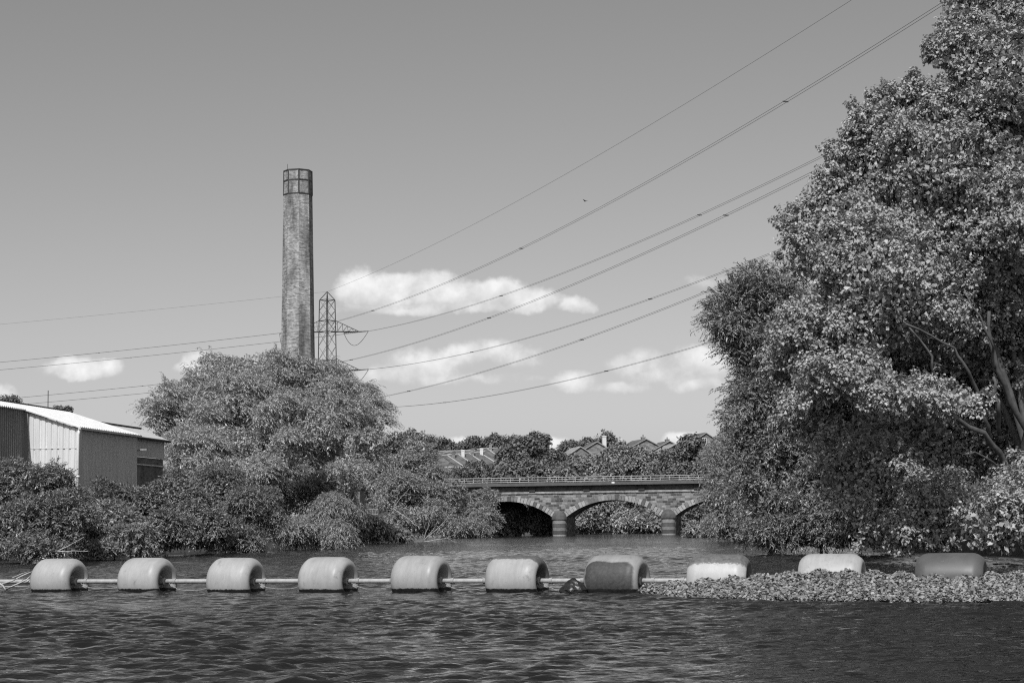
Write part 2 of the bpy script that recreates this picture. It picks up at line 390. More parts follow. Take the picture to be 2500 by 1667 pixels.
def clad_mat(name, v, var=0.08):
    m, t = new_mat(name); tc = t.n('ShaderNodeTexCoord'); n = t.noise(t.vscale(tc.outputs['Object'], (2.2, 2.2, 0.22)), 1.2, 6, 0.65)
    setcol(t, t.lin(n, 0.3, 0.7, v * (1 - var), v * (1 + var))); t.p.inputs['Roughness'].default_value = 0.5
    return m
M['white_clad'] = clad_mat('white_cladding', 0.62, 0.13)
M['grey_clad'] = clad_mat('grey_cladding', 0.55, 0.12)
M['roof_clad'] = clad_mat('pale_roof_sheet', 0.6, 0.12)
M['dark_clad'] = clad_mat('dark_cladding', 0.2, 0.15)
M['pvc'] = plain('white_pipe', 0.7, 0.4, 0.05)
def brick_mat(name, c1, c2, mort, bw=0.45, rh=0.15):
    m, t = new_mat(name); tc = t.n('ShaderNodeTexCoord'); v = t.sep(tc.outputs['Object'])
    vec = t.comb(t.m('ADD', v[0], v[1]), v[2], 0.0)
    br = t.n('ShaderNodeTexBrick'); t.l(vec, br.inputs['Vector'])
    br.inputs['Color1'].default_value = g3(c1); br.inputs['Color2'].default_value = g3(c2); br.inputs['Mortar'].default_value = g3(mort)
    br.inputs['Scale'].default_value = 1.0; br.inputs['Brick Width'].default_value = bw; br.inputs['Row Height'].default_value = rh
    br.inputs['Mortar Size'].default_value = 0.015
    s = t.n('ShaderNodeSeparateColor'); t.l(br.outputs['Color'], s.inputs[0]); n = t.noise(tc.outputs['Object'], 0.8, 5, 0.65)
    setcol(t, t.m('MULTIPLY', s.outputs[0], t.lin(n, 0.3, 0.7, 0.65, 1.3))); t.p.inputs['Roughness'].default_value = 0.9
    return m
M['brick'] = brick_mat('brown_brick', 0.1, 0.22, 0.2)
M['house_brick'] = brick_mat('house_brick', 0.12, 0.28, 0.2, 0.9, 0.3)
M['slate'] = brick_mat('roof_slate', 0.09, 0.17, 0.07, 0.5, 0.35)
M['pale_tile'] = brick_mat('pale_roof_tile', 0.25, 0.36, 0.2, 0.5, 0.35)
M['render'] = plain('pale_render', 0.6, 0.8, 0.1, 1.0)
M['verge'] = plain('pale_verge', 0.36, 0.7, 0.1, 1.0)

# ------------------------------------------------------------------ ground and river
LB = [(-60,-44),(20,-40),(60,-33),(85,-27),(111,-22),(130,-18.5),(152,-15.5),(204,-13),(226,-16),(262,-16),(300,-16),(900,-60)]
RB = [(-60,32),(20,29),(60,22.5),(75,19.5),(90,17),(100,16.8),(130,20),(160,23),(180,25.5),(212,27),(262,28),(300,24),(900,-20)]
def bank(tbl, y): return np.interp(y, [a for a, b in tbl], [b for a, b in tbl])
def ground_z(x, y):
    x = np.asarray(x, float); y = np.asarray(y, float)
    l, r = bank(LB, y), bank(RB, y)
    d = np.maximum(l - x, x - r)                      # metres into the bank
    end = 306 + 0.12 * x; d = np.maximum(d, (y - end) * 0.6)
    s = np.clip((d + 1.0) / 4.5, 0, 1); s = s * s * (3 - 2 * s)
    z = -1.0 + 2.9 * s + np.clip(d - 4, 0, 25) * 0.05
    hill = np.clip((y - 320) / 1.0, 0, None) * 0.072
    hill = 30 * (1 - np.exp(-hill / 26))
    z = z + np.where(d > 0, hill, 0)
    z = z + np.where(d > 3, 0.35 * np.sin(x * 0.31 + 1.3) * np.sin(y * 0.27) + 1.0 * np.sin(x * 0.043) * np.sin(y * 0.031 + .5) * np.clip(hill / 10, 0, 1.5), 0)
    return z
def grid_mesh(name, xs, ys, zf):
    X, Y = np.meshgrid(xs, ys); Z = zf(X, Y); V = np.stack([X, Y, Z], -1).reshape(-1, 3)
    nx, ny = len(xs), len(ys); i = np.arange(nx * ny).reshape(ny, nx)
    Fq = np.stack([i[:-1, :-1], i[:-1, 1:], i[1:, 1:], i[1:, :-1]], -1).reshape(-1, 4)
    me = np_mesh(name, V, [Fq]); me.polygons.foreach_set('use_smooth', np.ones(len(Fq), bool)); return me
gx = np.concatenate([np.linspace(-1500, -60, 60)[:-1], np.arange(-60, 60, 1.0), np.linspace(60, 1500, 60)])
gy = np.concatenate([np.arange(-60, 320, 2.0), np.linspace(320, 1000, 90), np.linspace(1040, 3000, 20)])
tag(link('ground', grid_mesh('ground', gx, gy, ground_z), M['ground']), kind='structure')

def waves(X, Y):
    rng = np.random.default_rng(5); Z = np.zeros_like(X)
    for i in range(64):
        lam = 0.12 * (0.95 / 0.12) ** (rng.random() ** 1.15); k = 2 * math.pi / lam
        th = math.pi / 2 + rng.normal() * 0.5 + 0.15
        amp = 0.0088 * lam
        ph = rng.random() * 6.28
        warp = 0.35 * np.sin(X * 0.35 + i) + 0.35 * np.sin(Y * 0.28 + 2.1 * i)
        a = np.sin(k * (X * math.cos(th) + Y * math.sin(th)) + ph + warp)
        fade = np.clip((lam - 0.0022 * Y) / (0.0030 * Y + 1e-6), 0, 1)
        Z += amp * fade * (a + 0.08 * (a * a - 0.5))
    patch = 0.85 + 0.28 * np.sin(X * 0.21 + 0.6 * np.sin(Y * 0.1)) * np.sin(Y * 0.17 + 1.0) + 0.15 * np.sin(X * 0.9 + Y * .5)
    return WAVE * Z * np.clip(patch, 0.5, 1.3)
WAVE = 1.0
ys = [-20.0, 0.0, 8.0, 13.0]
while ys[-1] < 335:
    y = ys[-1]; ys.append(y + (0.055 if y < 30 else 0.055 + (y - 30) * 0.0042 if y < 110 else 0.5 + (y - 110) * 0.02))
fx = np.arange(-19, 19.001, 0.075)
wx = np.concatenate([np.linspace(-60, -19, 60)[:-1], fx, np.linspace(19, 60, 60)[1:]])
tag(link('water', grid_mesh('water', wx, np.array(ys), waves), M['water']), kind='structure')

# ------------------------------------------------------------------ foliage
SHAPES = {
 'lance': [(0,0),(.4,.5),(1,0),(.4,-.5)],
 'oval': [(0,0),(.25,.42),(.65,.42),(1,0),(.65,-.42),(.25,-.42)],
 'maple': [(0,.06),(.1,.52),(.36,.34),(.55,.56),(.66,.2),(1,0),(.66,-.2),(.55,-.56),(.36,-.34),(.1,-.52),(0,-.06)],
 'round': [(0,0),(.1,.38),(.4,.52),(.75,.45),(1,.14),(1,-.14),(.75,-.45),(.4,-.52),(.1,-.38)],
}
def unit(v): return v / np.maximum(np.linalg.norm(v, axis=-1, keepdims=True), 1e-9)
def leaf_geo(P, D, N, L, W, shape, fold=0.12):
    T = np.array(SHAPES[shape], float); k = len(T)
    D = unit(D); S = unit(np.cross(N, D)); N = np.cross(D, S)
    a = T[:, 0][None, :, None]; b = T[:, 1][None, :, None]
    V = (P[:, None] + D[:, None] * (L[:, None, None] * a) + S[:, None] * (W[:, None, None] * b)
         + N[:, None] * (W[:, None, None] * fold * np.abs(b) * 2 - L[:, None, None] * 0.16 * a * a))
    n = len(P); return V.reshape(-1, 3), np.arange(n * k).reshape(n, k)
def sph(rng, n, zmin=-1.0):
    z = rng.uniform(zmin, 1, n); ph = rng.uniform(0, 2 * np.pi, n); r = np.sqrt(1 - z * z)
    return np.stack([r * np.cos(ph), r * np.sin(ph), z], 1)
def clumps_of(rng, lobes, per, size, squash=0.8, zmin=-0.75):
    """sub-clumps on the surface of the main lobes: centre, radius, outward direction"""
    Cc, Rr, Oo = [], [], []
    L = np.array(lobes, float)
    for lb in L:
        c, r = lb[:3], lb[3:6]; m = lb[6] if len(lb) > 6 else 1.0
        k = max(3, int(per * m)); d = sph(rng, k, zmin); q = rng.uniform(0.5, 0.84, k)[:, None]
        p = c + d * r * q
        s = size * rng.uniform(0.65, 1.35, k) * (np.prod(r) ** (1/3))
        Cc.append(p); Rr.append(s); Oo.append(unit(d / r))
    return np.concatenate(Cc), np.concatenate(Rr), np.concatenate(Oo)
def foliage(name, lobes, mat, parent, seed, n_spray=2000, per=14, size=0.34, mode='frond', shape='lance', leaf=(0.25, 0.05), m_leaf=10,
            sl=0.6, droop=0.5, wind=(0, 0, 0), up=0.3, rnd=0.5, fill=0.3, fill_leaf=None, shoots=0, zmin=-0.75, under=-0.8, squash=0.75, floor=0.02, smooth_n=0.9):
    rng = np.random.default_rng(seed)
    cc, cr, co = clumps_of(rng, lobes, per, size, zmin=zmin)
    w = cr ** 2; idx = rng.choice(len(cc), n_spray, p=w / w.sum())
    d = unit(sph(rng, n_spray, under) + 0.55 * co[idx])
    q = 1.0 - 0.45 * rng.random(n_spray) ** 2 + np.where(rng.random(n_spray) < 0.06, rng.uniform(0, 0.35, n_spray), 0)
    P = cc[idx] + d * (cr[idx] * q)[:, None] * np.array([1, 1, squash])
    A = unit(d + np.array([0, 0, up]) + np.array(wind) + rnd * rng.normal(size=(n_spray, 3)))
    if shoots:                                    # leafy shoots standing out of the crown
        si = rng.choice(len(cc), shoots); dv = unit(co[si] + np.array([0, 0, 0.55]) + 0.45 * rng.normal(size=(shoots, 3))); ks = 5
        st = (0.75 + 0.16 * np.arange(ks))[None, :, None] * cr[si][:, None, None] * rng.uniform(0.9, 1.25, (shoots, 1, 1))
        sp = (cc[si][:, None] + dv[:, None] * st).reshape(-1, 3) + 0.04 * rng.normal(size=(shoots * ks, 3))
        P = np.concatenate([P, sp]); A = np.concatenate([A, np.repeat(dv, ks, 0)]); d = np.concatenate([d, np.repeat(dv, ks, 0)]); n_spray = len(P)
    Ls = sl * rng.uniform(0.6, 1.4, n_spray)
    up3 = np.array([0, 0, 1.0])
    if mode == 'frond':
        tt = (np.arange(m_leaf) + 0.5) / m_leaf
        pos = P[:, None] + A[:, None] * (Ls[:, None, None] * tt[None, :, None]) - up3 * (droop * Ls[:, None, None] * (tt ** 2)[None, :, None])
        tan = unit(A[:, None] - up3 * (2 * droop * tt)[None, :, None])
        sd = unit(np.cross(tan, up3 + 0.01)); sg = np.where(np.arange(m_leaf) % 2 == 0, 1, -1)[None, :, None]
        D = unit(tan + sd * sg * 0.55 + 0.35 * rng.normal(size=tan.shape))
        N = unit(up3 * smooth_n + 0.45 * d[:, None] + 0.5 * rng.normal(size=tan.shape))
    else:
        ph = rng.uniform(0, 2 * np.pi, (n_spray, m_leaf)); e = rng.uniform(-0.55, 0.35, (n_spray, m_leaf))
        a1 = unit(np.cross(A, np.array([0.3, 0.5, 0.1]))); a2 = np.cross(A, a1)
        rad = a1[:, None] * np.cos(ph)[..., None] + a2[:, None] * np.sin(ph)[..., None]
        D = unit(rad + A[:, None] * (e + 0.35)[..., None] - up3 * droop)
        pos = P[:, None] + A[:, None] * (Ls[:, None] * rng.uniform(0.0, 1.0, (n_spray, m_leaf)))[..., None] + rad * (0.15 * sl)
        N = unit(up3 * smooth_n + 0.55 * A[:, None] + 0.45 * rng.normal(size=D.shape))
    pos = pos.reshape(-1, 3); D = D.reshape(-1, 3); N = N.reshape(-1, 3); n = len(pos)
    L = leaf[0] * rng.uniform(0.65, 1.3, n); Wd = leaf[1] * rng.uniform(0.7, 1.3, n)
    ok = pos[:, 2] > floor
    V1, F1 = leaf_geo(pos[ok], D[ok], N[ok], L[ok], Wd[ok], shape)
    parts = [(V1, F1)]
    nf = int(fill * n)
    if nf:
        Lb = np.array([l[:6] for l in lobes], float); wv = np.prod(Lb[:, 3:6], 1) ** (2/3); li = rng.choice(len(Lb), nf, p=wv / wv.sum())
        p = Lb[li, :3] + sph(rng, nf) * Lb[li, 3:6] * (rng.random(nf)[:, None] ** 0.5 * 0.8)
        fl = fill_leaf or (leaf[0] * 1.5, leaf[1] * 2.2)
        p = p[p[:, 2] > floor]; k = len(p)
        V2, F2 = leaf_geo(p, unit(rng.normal(size=(k, 3))), unit(rng.normal(size=(k, 3)) + up3 * 0.5), fl[0] * rng.uniform(.7, 1.3, k), fl[1] * rng.uniform(.7, 1.3, k), 'lance')
        parts.append((V2, F2 + len(V1)))
    V = np.concatenate([a for a, b in parts]); loc = np.array(parent.location) if parent else 0
    me = np_mesh(name, V - loc, [b for a, b in parts])
    o = link(name, me, mat, parent)
    return o, cc
def limb(mb, a, b, r0, r1, rng, k=6, wob=0.06, sag=0.0):
    a = np.array(a, float); b = np.array(b, float); L = np.linalg.norm(b - a); pts = []; rr = []
    off = np.zeros(3)
    for i in range(k + 1):
        t = i / k
        if 0 < i < k: off = off + rng.normal(size=3) * wob * L / k
        pts.append(a + (b - a) * t + off * math.sin(math.pi * min(1, t * 1.0)) + np.array([0, 0, sag * L * math.sin(math.pi * t)])); rr.append(r0 + (r1 - r0) * t ** 0.8)
    mb.tube(pts, rr, 7); return pts
def woody(name, base, lobes, cc, parent, mat, seed, r0, nb=14, fork=0.25, split=None):
    """tapered trunk with limbs to every lobe and thinner boughs to some clumps, one mesh"""
    rng = np.random.default_rng(seed + 77); mb = MB(); loc = np.array(parent.location)
    base = np.array(base, float); L = np.array([l[:3] for l in lobes], float)
    top = L.mean(0); fk = np.array(split, float) if split is not None else base + (top - base) * fork
    limb(mb, base - [0, 0, .6] - loc, fk - loc, r0, r0 * 0.75, rng, 5, 0.05)
    for l in L:
        limb(mb, fk - loc, l - loc, r0 * 0.5, r0 * 0.14, rng, 7, 0.08, 0.03)
    if len(cc):
        for i in rng.choice(len(cc), min(nb, len(cc)), replace=False):
            j = np.argmin(np.linalg.norm(L - cc[i], axis=1)); limb(mb, L[j] - loc, cc[i] - loc, r0 * 0.16, r0 * 0.05, rng, 4, 0.1)
    return mb.build(name, mat, parent, smooth=True)
def lobe_px(px, py, rpx, Y, rpy=None, ry=None, w=1.0):
    if Y < 235: Y *= float(np.interp(px, [0, 600, 957, 1169, 1366, 1700, 2415], [1.18, 1.16, 1.11, 1.06, 1.0, .93, .89]))   # depth read off the waterline
    p = at(px, py, Y); s = Y / F; rx = rpx * s; rz = (rpy or rpx) * s
    return (p.x, p.y, p.z, rx, (ry if ry else (rx + rz) / 2), rz, w)
def gz(x, y): return float(ground_z(np.array([x]), np.array([y]))[0])

def plant(name, label, cat, lobes, mat, seed, group=None, r0=0.1, bark='bark', trunk_name='stem', leaf_name='foliage', base=None, split=None, nb=10, **kw):
    L = np.array([l[:6] for l in lobes]); 
    if base is None:
        x = float(np.average(L[:, 0], weights=L[:, 3])); y = float(L[:, 1].mean() + 0.4)
        base = (x, y, max(gz(x, y), -0.2))
    e = empty(name, base); tag(e, label, cat, group)
    f, cc = foliage(leaf_name, lobes, M[mat], e, seed, **kw)
    woody(trunk_name, base, lobes, cc, e, M[bark], seed, r0, nb, split=split)
    return e

# --- the big sycamore on the right bank
ZS = 74.0
syc = [lobe_px(2460,200,140,75), lobe_px(2530,60,130,77), lobe_px(2270,410,140,74), lobe_px(2340,300,120,78), lobe_px(2080,580,140,73), lobe_px(1985,625,80,72,70),
       lobe_px(2170,700,210,72,170), lobe_px(2420,520,250,76), lobe_px(2600,420,300,80), lobe_px(2050,800,180,72,130), lobe_px(1960,880,130,73,85),
       lobe_px(2330,760,200,78,200), lobe_px(2550,800,220,80,250), lobe_px(2060,930,170,70,60,2.0), lobe_px(2260,985,170,69,50,1.6), lobe_px(2200,1090,180,79,150),
       lobe_px(2400,1050,200,82,170), lobe_px(2130,1180,150,76,110), lobe_px(2290,1250,140,74,90), lobe_px(2170,1290,110,74,60), lobe_px(2230,880,200,84,220), lobe_px(2420,850,220,86,260),
       lobe_px(2170,425,110,74), lobe_px(2190,320,70,74), lobe_px(2270,290,80,75), lobe_px(2125,330,62,74), lobe_px(2060,400,60,74), lobe_px(2360,140,75,75), lobe_px(2010,1000,130,82,110), lobe_px(2050,900,140,82,120), lobe_px(2500,330,170,79), lobe_px(2300,1000,220,85,200), lobe_px(2440,1280,120,69,90), lobe_px(2520,1220,130,72,120), lobe_px(2260,1310,110,73,45), lobe_px(2480,-60,120,77), lobe_px(2350,55,62,76), lobe_px(2312,125,48,75), lobe_px(2370,-10,60,77), lobe_px(2235,235,50,75), lobe_px(2045,475,66,74), lobe_px(1950,560,55,73), lobe_px(2105,300,46,74), lobe_px(1990,520,50,73.5), lobe_px(2170,250,42,75)]
sb = at(2520, 1215, 68); sbase = (sb.x + 1.2, 68.5, gz(sb.x + 1.2, 68.5))
e = empty('sycamore_tree', sbase)
tag(e, 'tall broad sycamore filling the right edge, large leaves bright in the sun', 'tree')
f, cc = foliage('crown', syc, M['lf_sycamore'], e, 11, n_spray=40000, per=22, size=0.33, shoots=420, under=-0.45, mode='rosette', shape='maple', leaf=(0.115, 0.088), m_leaf=10,
                sl=0.26, droop=0.35, up=0.35, rnd=0.35, fill=0.4, fill_leaf=(0.2, 0.14), zmin=-0.7, smooth_n=0.8)
woody('trunk', sbase, [syc[i] for i in (1, 2, 3, 7, 8, 11, 12, 16)], cc[:0], e, M['pale_bark'], 11, 0.34, 0, split=(sb.x + 0.6, 69, sb.z - 0.3))
mb = MB(); rng = np.random.default_rng(4); lo = np.array(sbase)
for pts, r0, r1 in [([(2500,1195,75),(2420,1080,73.5),(2310,1000,72),(2230,930,71)], .26, .1), ([(2510,1190,76),(2500,1050,74.5),(2430,900,73),(2415,760,72.5)], .3, .13),
                    ([(2420,1080,73.5),(2375,920,72),(2330,850,71.5),(2210,790,71)], .16, .06), ([(2300,960,72),(2270,870,71.3),(2220,800,71)], .12, .06),
                    ([(2430,900,73),(2420,830,72),(2360,720,72)], .12, .05), ([(2440,1060,74),(2432,980,73),(2425,920,73)], .17, .12), ([(2480,1180,75),(2400,1110,73),(2330,1100,72)], .1, .04),
                    ([(2090,980,70.5),(2000,900,70),(1930,870,69.5)], .06, .02), ([(2200,1010,70.5),(2090,930,70),(1990,915,70)], .05, .02)]:
    P = [np.array(at(p[0], p[1], p[2] * .893)) - lo for p in pts]; Q = []
    for a, b in zip(P[:-1], P[1:]):
        for k in range(4): Q.append(a + (b - a) * k / 4 + rng.normal(size=3) * 0.05)
    Q.append(P[-1]); mb.tube(Q, list(np.linspace(r0 * .5, r1 * .45, len(Q))), 8)
mb.build('limb', M['pale_bark'], e, smooth=True)

# --- right bank, behind the sycamore
ft = [lobe_px(1800,760,70,98), lobe_px(1865,725,90,99), lobe_px(1770,800,45,97), lobe_px(1860,850,90,98), lobe_px(1920,800,110,100), lobe_px(1850,960,65,98), lobe_px(1900,1000,105,98),
      lobe_px(1960,1080,130,99), lobe_px(1840,1060,55,97), lobe_px(1880,1130,100,97)]
plant('fine_leaved_tree', 'fine leaved tree leaning out over the water just left of the sycamore', 'tree', ft, 'lf_bush', 21, trunk_name='trunk', leaf_name='crown', r0=0.22,
      n_spray=8500, per=16, size=0.4, shoots=60, leaf=(0.17, 0.05), m_leaf=12, sl=0.7, droop=0.35, up=0.3, rnd=0.6, fill=0.25, nb=30)
plant('willow_shrub', 'drooping willow shrub over the water with bare white twigs at its right', 'shrub',
      [lobe_px(2110,1260,75,93,70), lobe_px(2150,1300,60,92,45), lobe_px(2060,1300,60,93,40), lobe_px(1890,1230,75,96,80), lobe_px(1960,1200,110,97,100), lobe_px(1870,1310,45,93,32), lobe_px(1950,1300,90,94,40), lobe_px(2050,1180,90,95,60), lobe_px(2010,1250,80,94,60)], 'lf_bush', 22,
      n_spray=8000, per=13, size=0.42, under=-0.4, leaf=(0.17, 0.045), m_leaf=11, sl=0.55, droop=0.5, up=0.2, rnd=0.6, fill=0.3)
plant('grey_willow', 'pale feathery willow beside the right end of the bridge', 'tree',
      [lobe_px(1775,1130,55,165), lobe_px(1820,1090,65,166), lobe_px(1765,1210,50,163), lobe_px(1820,1190,70,165), lobe_px(1790,1280,60,160,45), lobe_px(1870,1150,80,168)], 'lf_pale', 23,
      trunk_name='trunk', leaf_name='crown', n_spray=6000, per=14, size=0.42, leaf=(0.24, 0.055), m_leaf=10, sl=0.9, droop=0.4, up=0.3, rnd=0.6, fill=0.3)
plant('pale_shrub', 'low pale shrub at the foot of the right bridge pier', 'shrub',
      [lobe_px(1720,1292,45,208,20), lobe_px(1690,1298,30,210,14), lobe_px(1755,1285,40,205,30)], 'lf_pale', 24, n_spray=900, per=10, leaf=(0.34, 0.09), m_leaf=9, sl=0.7, droop=0.5, r0=0.06)
plant('round_shrub', 'round shrub in front of the pale willow on the right bank', 'shrub',
      [lobe_px(1800,1275,40,150,38), lobe_px(1835,1290,45,148,35), lobe_px(1785,1240,28,152,30)], 'lf_bush', 25, n_spray=1300, per=10, leaf=(0.28, 0.1), m_leaf=9, sl=0.5, r0=0.06, mode='rosette', shape='oval')

# --- left bank
plant('buddleia_bush', 'large leafy bush at the left edge in front of the white warehouse wall', 'bush',
      [lobe_px(40,1190,85,76,60), lobe_px(130,1175,65,77,45), lobe_px(40,1290,100,74,70), lobe_px(140,1280,75,75,75), lobe_px(-60,1240,100,76,100), lobe_px(175,1240,40,77,55), lobe_px(90,1340,100,72,26)], 'lf_bush', 31,
      n_spray=8000, per=14, size=0.36, mode='frond', shape='lance', leaf=(0.16, 0.045), m_leaf=9, sl=0.45, droop=0.35, up=0.5, rnd=0.5, fill=0.3, r0=0.07)
plant('waterside_bush', 'pale fine leaved bush by the water under the grey warehouse wall', 'bush',
      [lobe_px(270,1290,65,80,65), lobe_px(320,1320,50,79,45), lobe_px(240,1340,40,78,25)], 'lf_pale', 32,
      n_spray=1700, per=14, size=0.36, leaf=(0.17, 0.05), m_leaf=9, sl=0.4, droop=0.4, up=0.4, rnd=0.6, fill=0.3, r0=0.06)
plant('dark_bush', 'dark bush between the drainpipe and the pale waterside bush', 'bush',
      [lobe_px(225,1240,55,84,50), lobe_px(270,1210,55,86,40), lobe_px(210,1310,40,82,50)], 'lf_dark', 33,
      n_spray=3000, per=12, leaf=(0.14, 0.055), m_leaf=9, sl=0.45, droop=0.35, up=0.4, fill=0.3, r0=0.07, shape='oval')
plant('bramble_bush', 'broad dark bramble bush below the brick part of the warehouse', 'bush',
      [lobe_px(350,1242,60,92,48), lobe_px(430,1215,75,96,65), lobe_px(400,1300,80,90,55), lobe_px(480,1290,75,93,58), lobe_px(310,1230,50,92,45)], 'lf_bush', 34,
      n_spray=8500, per=13, size=0.36, leaf=(0.15, 0.055), m_leaf=9, sl=0.42, droop=0.4, up=0.35, fill=0.3, r0=0.08)
plant('elder_bush', 'tall bush at the left foot of the great willow', 'bush',
      [lobe_px(540,1210,80,106,70), lobe_px(600,1260,80,102,70), lobe_px(520,1290,60,98,55), lobe_px(640,1245,48,104,56), lobe_px(590,1320,60,99,30)], 'lf_bush', 35,
      n_spray=8000, per=13, size=0.38, leaf=(0.17, 0.05), m_leaf=9, sl=0.5, droop=0.4, up=0.3, fill=0.3, r0=0.08)
plant('great_willow', 'great windswept willow covering the foot of the chimney', 'tree',
      [lobe_px(455,985,75,126,70), lobe_px(535,930,80,127,68), lobe_px(625,915,80,127,65), lobe_px(695,930,80,125,66), lobe_px(775,945,80,127,60), lobe_px(840,980,65,126,66),
       lobe_px(890,1040,64,123,68), lobe_px(590,1000,90,121,80), lobe_px(695,1030,85,119,75), lobe_px(800,1040,75,119,70), lobe_px(480,1065,80,120,70), lobe_px(392,1008,44,124,42), lobe_px(560,1085,70,117,60),
       lobe_px(690,1105,55,117,45), lobe_px(875,1110,48,119,60), lobe_px(500,1135,80,116,60), lobe_px(600,1165,75,112,55), lobe_px(850,1165,40,117,45), lobe_px(520,1190,60,113,45), lobe_px(460,1125,45,119,45), lobe_px(432,1105,42,124,40), lobe_px(412,1055,46,125,48), lobe_px(470,1090,50,122,45), lobe_px(425,1165,40,122,40),
       lobe_px(735,1195,62,127,75), lobe_px(765,1130,70,129,60), lobe_px(690,1225,50,126,55), lobe_px(790,1200,50,127,60), lobe_px(640,1060,190,138,150, 2.5, .3), lobe_px(790,1100,110,138,130, 2.5, .3)], 'lf_great', 36, trunk_name='trunk', leaf_name='crown', r0=0.3, base=tuple(at(640, 1270, 158)), split=tuple(at(640, 1200, 160)),
      n_spray=23000, per=7, size=0.46, leaf=(0.21, 0.048), m_leaf=14, sl=1.0, droop=0.6, wind=(0.7, 0, 0.1), up=0.35, rnd=0.28, fill=0.2, nb=10, smooth_n=1.1, zmin=-0.35, under=-0.15, shoots=130)
plant('drooping_willow', 'lower willow boughs trailing to the water left of the kiosk', 'shrub',
      [lobe_px(805,1255,48,115,42), lobe_px(830,1240,50,117,50), lobe_px(800,1300,70,113,32), lobe_px(725,1300,40,110,34)], 'lf_pale', 37,
      n_spray=4800, per=12, size=0.38, leaf=(0.19, 0.045), m_leaf=11, sl=0.7, droop=0.7, wind=(0.3, 0, 0), up=0.1, fill=0.3, r0=0.1)
plant('hazel_tree', 'rounded bushy tree between the great willow and the bridge', 'tree',
      [lobe_px(950,1155,52,168,50), lobe_px(1016,1108,40,172,42), lobe_px(1055,1175,42,172,48), lobe_px(1000,1150,50,170,45), lobe_px(990,1210,80,165,60), lobe_px(1075,1225,52,168,60), lobe_px(1030,1270,90,163,40), lobe_px(920,1190,40,168,60), lobe_px(880,1165,45,176,48)], 'lf_willow', 38,
      trunk_name='trunk', leaf_name='crown', n_spray=10000, per=15, size=0.36, leaf=(0.21, 0.065), m_leaf=10, sl=0.65, droop=0.4, wind=(0.2, 0, 0), up=0.35, fill=0.28, r0=0.2)
plant('low_waterside_shrub', 'low light shrub at the water below the hazel tree', 'shrub',
      [lobe_px(930,1295,50,150,28), lobe_px(890,1285,35,148,25), lobe_px(975,1305,35,152,16)], 'lf_pale', 39,
      n_spray=1100, per=10, leaf=(0.3, 0.08), m_leaf=9, sl=0.6, droop=0.5, up=0.3, r0=0.05)
plant('alder_bush', 'grey alder bush covering the left end of the bridge arches', 'bush',
      [lobe_px(1165,1235,45,222,40), lobe_px(1190,1220,28,224,28), lobe_px(1182,1265,36,220,35), lobe_px(1150,1285,50,214,24), lobe_px(1110,1290,50,208,24), lobe_px(1190,1292,20,219,16)], 'lf_pale', 40,
      n_spray=4200, per=12, leaf=(0.28, 0.08), m_leaf=9, sl=0.8, droop=0.45, up=0.35, fill=0.3, r0=0.1)

# --- beyond the bridge
def fartree(name, label, lobes, seed, mat='lf_far', n=1500, cat='tree', group='trees beyond the bridge', lf=0.55, **kw):
    return plant(name, label, cat, lobes, mat, seed, group=group, trunk_name='trunk', leaf_name='crown', r0=0.25, nb=12, n_spray=n, per=13, size=0.36,
                 mode='rosette', shape='oval', leaf=(lf, lf * 0.55), m_leaf=8, sl=lf * 1.6, droop=0.3, up=0.3, rnd=0.5, fill=0.3, **kw)
fartree('maple_tree', 'tallest dome shaped tree behind the middle of the bridge', [lobe_px(1300,1110,55,310,45), lobe_px(1258,1135,42,312,42), lobe_px(1350,1140,50,312,42), lobe_px(1225,1158,32,308,28), lobe_px(1300,1160,100,306,40), lobe_px(1310,1085,28,312,22)], 51, n=4200)
fartree('ash_tree', 'pale spreading tree behind the bridge right of the dome shaped tree', [lobe_px(1420,1158,45,300,32), lobe_px(1380,1165,40,302,26), lobe_px(1470,1160,45,300,28), lobe_px(1410,1138,28,305,18)], 52, 'lf_farpale', n=2200)
fartree('lime_tree', 'wide grey tree under the row of gabled houses', [lobe_px(1510,1125,40,330,36), lobe_px(1565,1138,45,330,34), lobe_px(1540,1155,60,325,35), lobe_px(1470,1135,35,332,28), lobe_px(1620,1135,35,330,30)], 53, 'lf_farpale', n=2800)
fartree('oak_tree', 'dark upright tree in front of the rightmost tall brick house', [lobe_px(1688,1090,32,315,28), lobe_px(1660,1130,45,316,38), lobe_px(1710,1130,45,316,38), lobe_px(1640,1155,40,312,30), lobe_px(1700,1165,60,310,28)], 54, n=2800)
fartree('elm_tree', 'grey tree rising behind the pale willow at the right bridge end', [lobe_px(1795,1080,45,300,30), lobe_px(1760,1120,40,302,40), lobe_px(1830,1110,60,302,50)], 55, 'lf_farpale', n=2200)
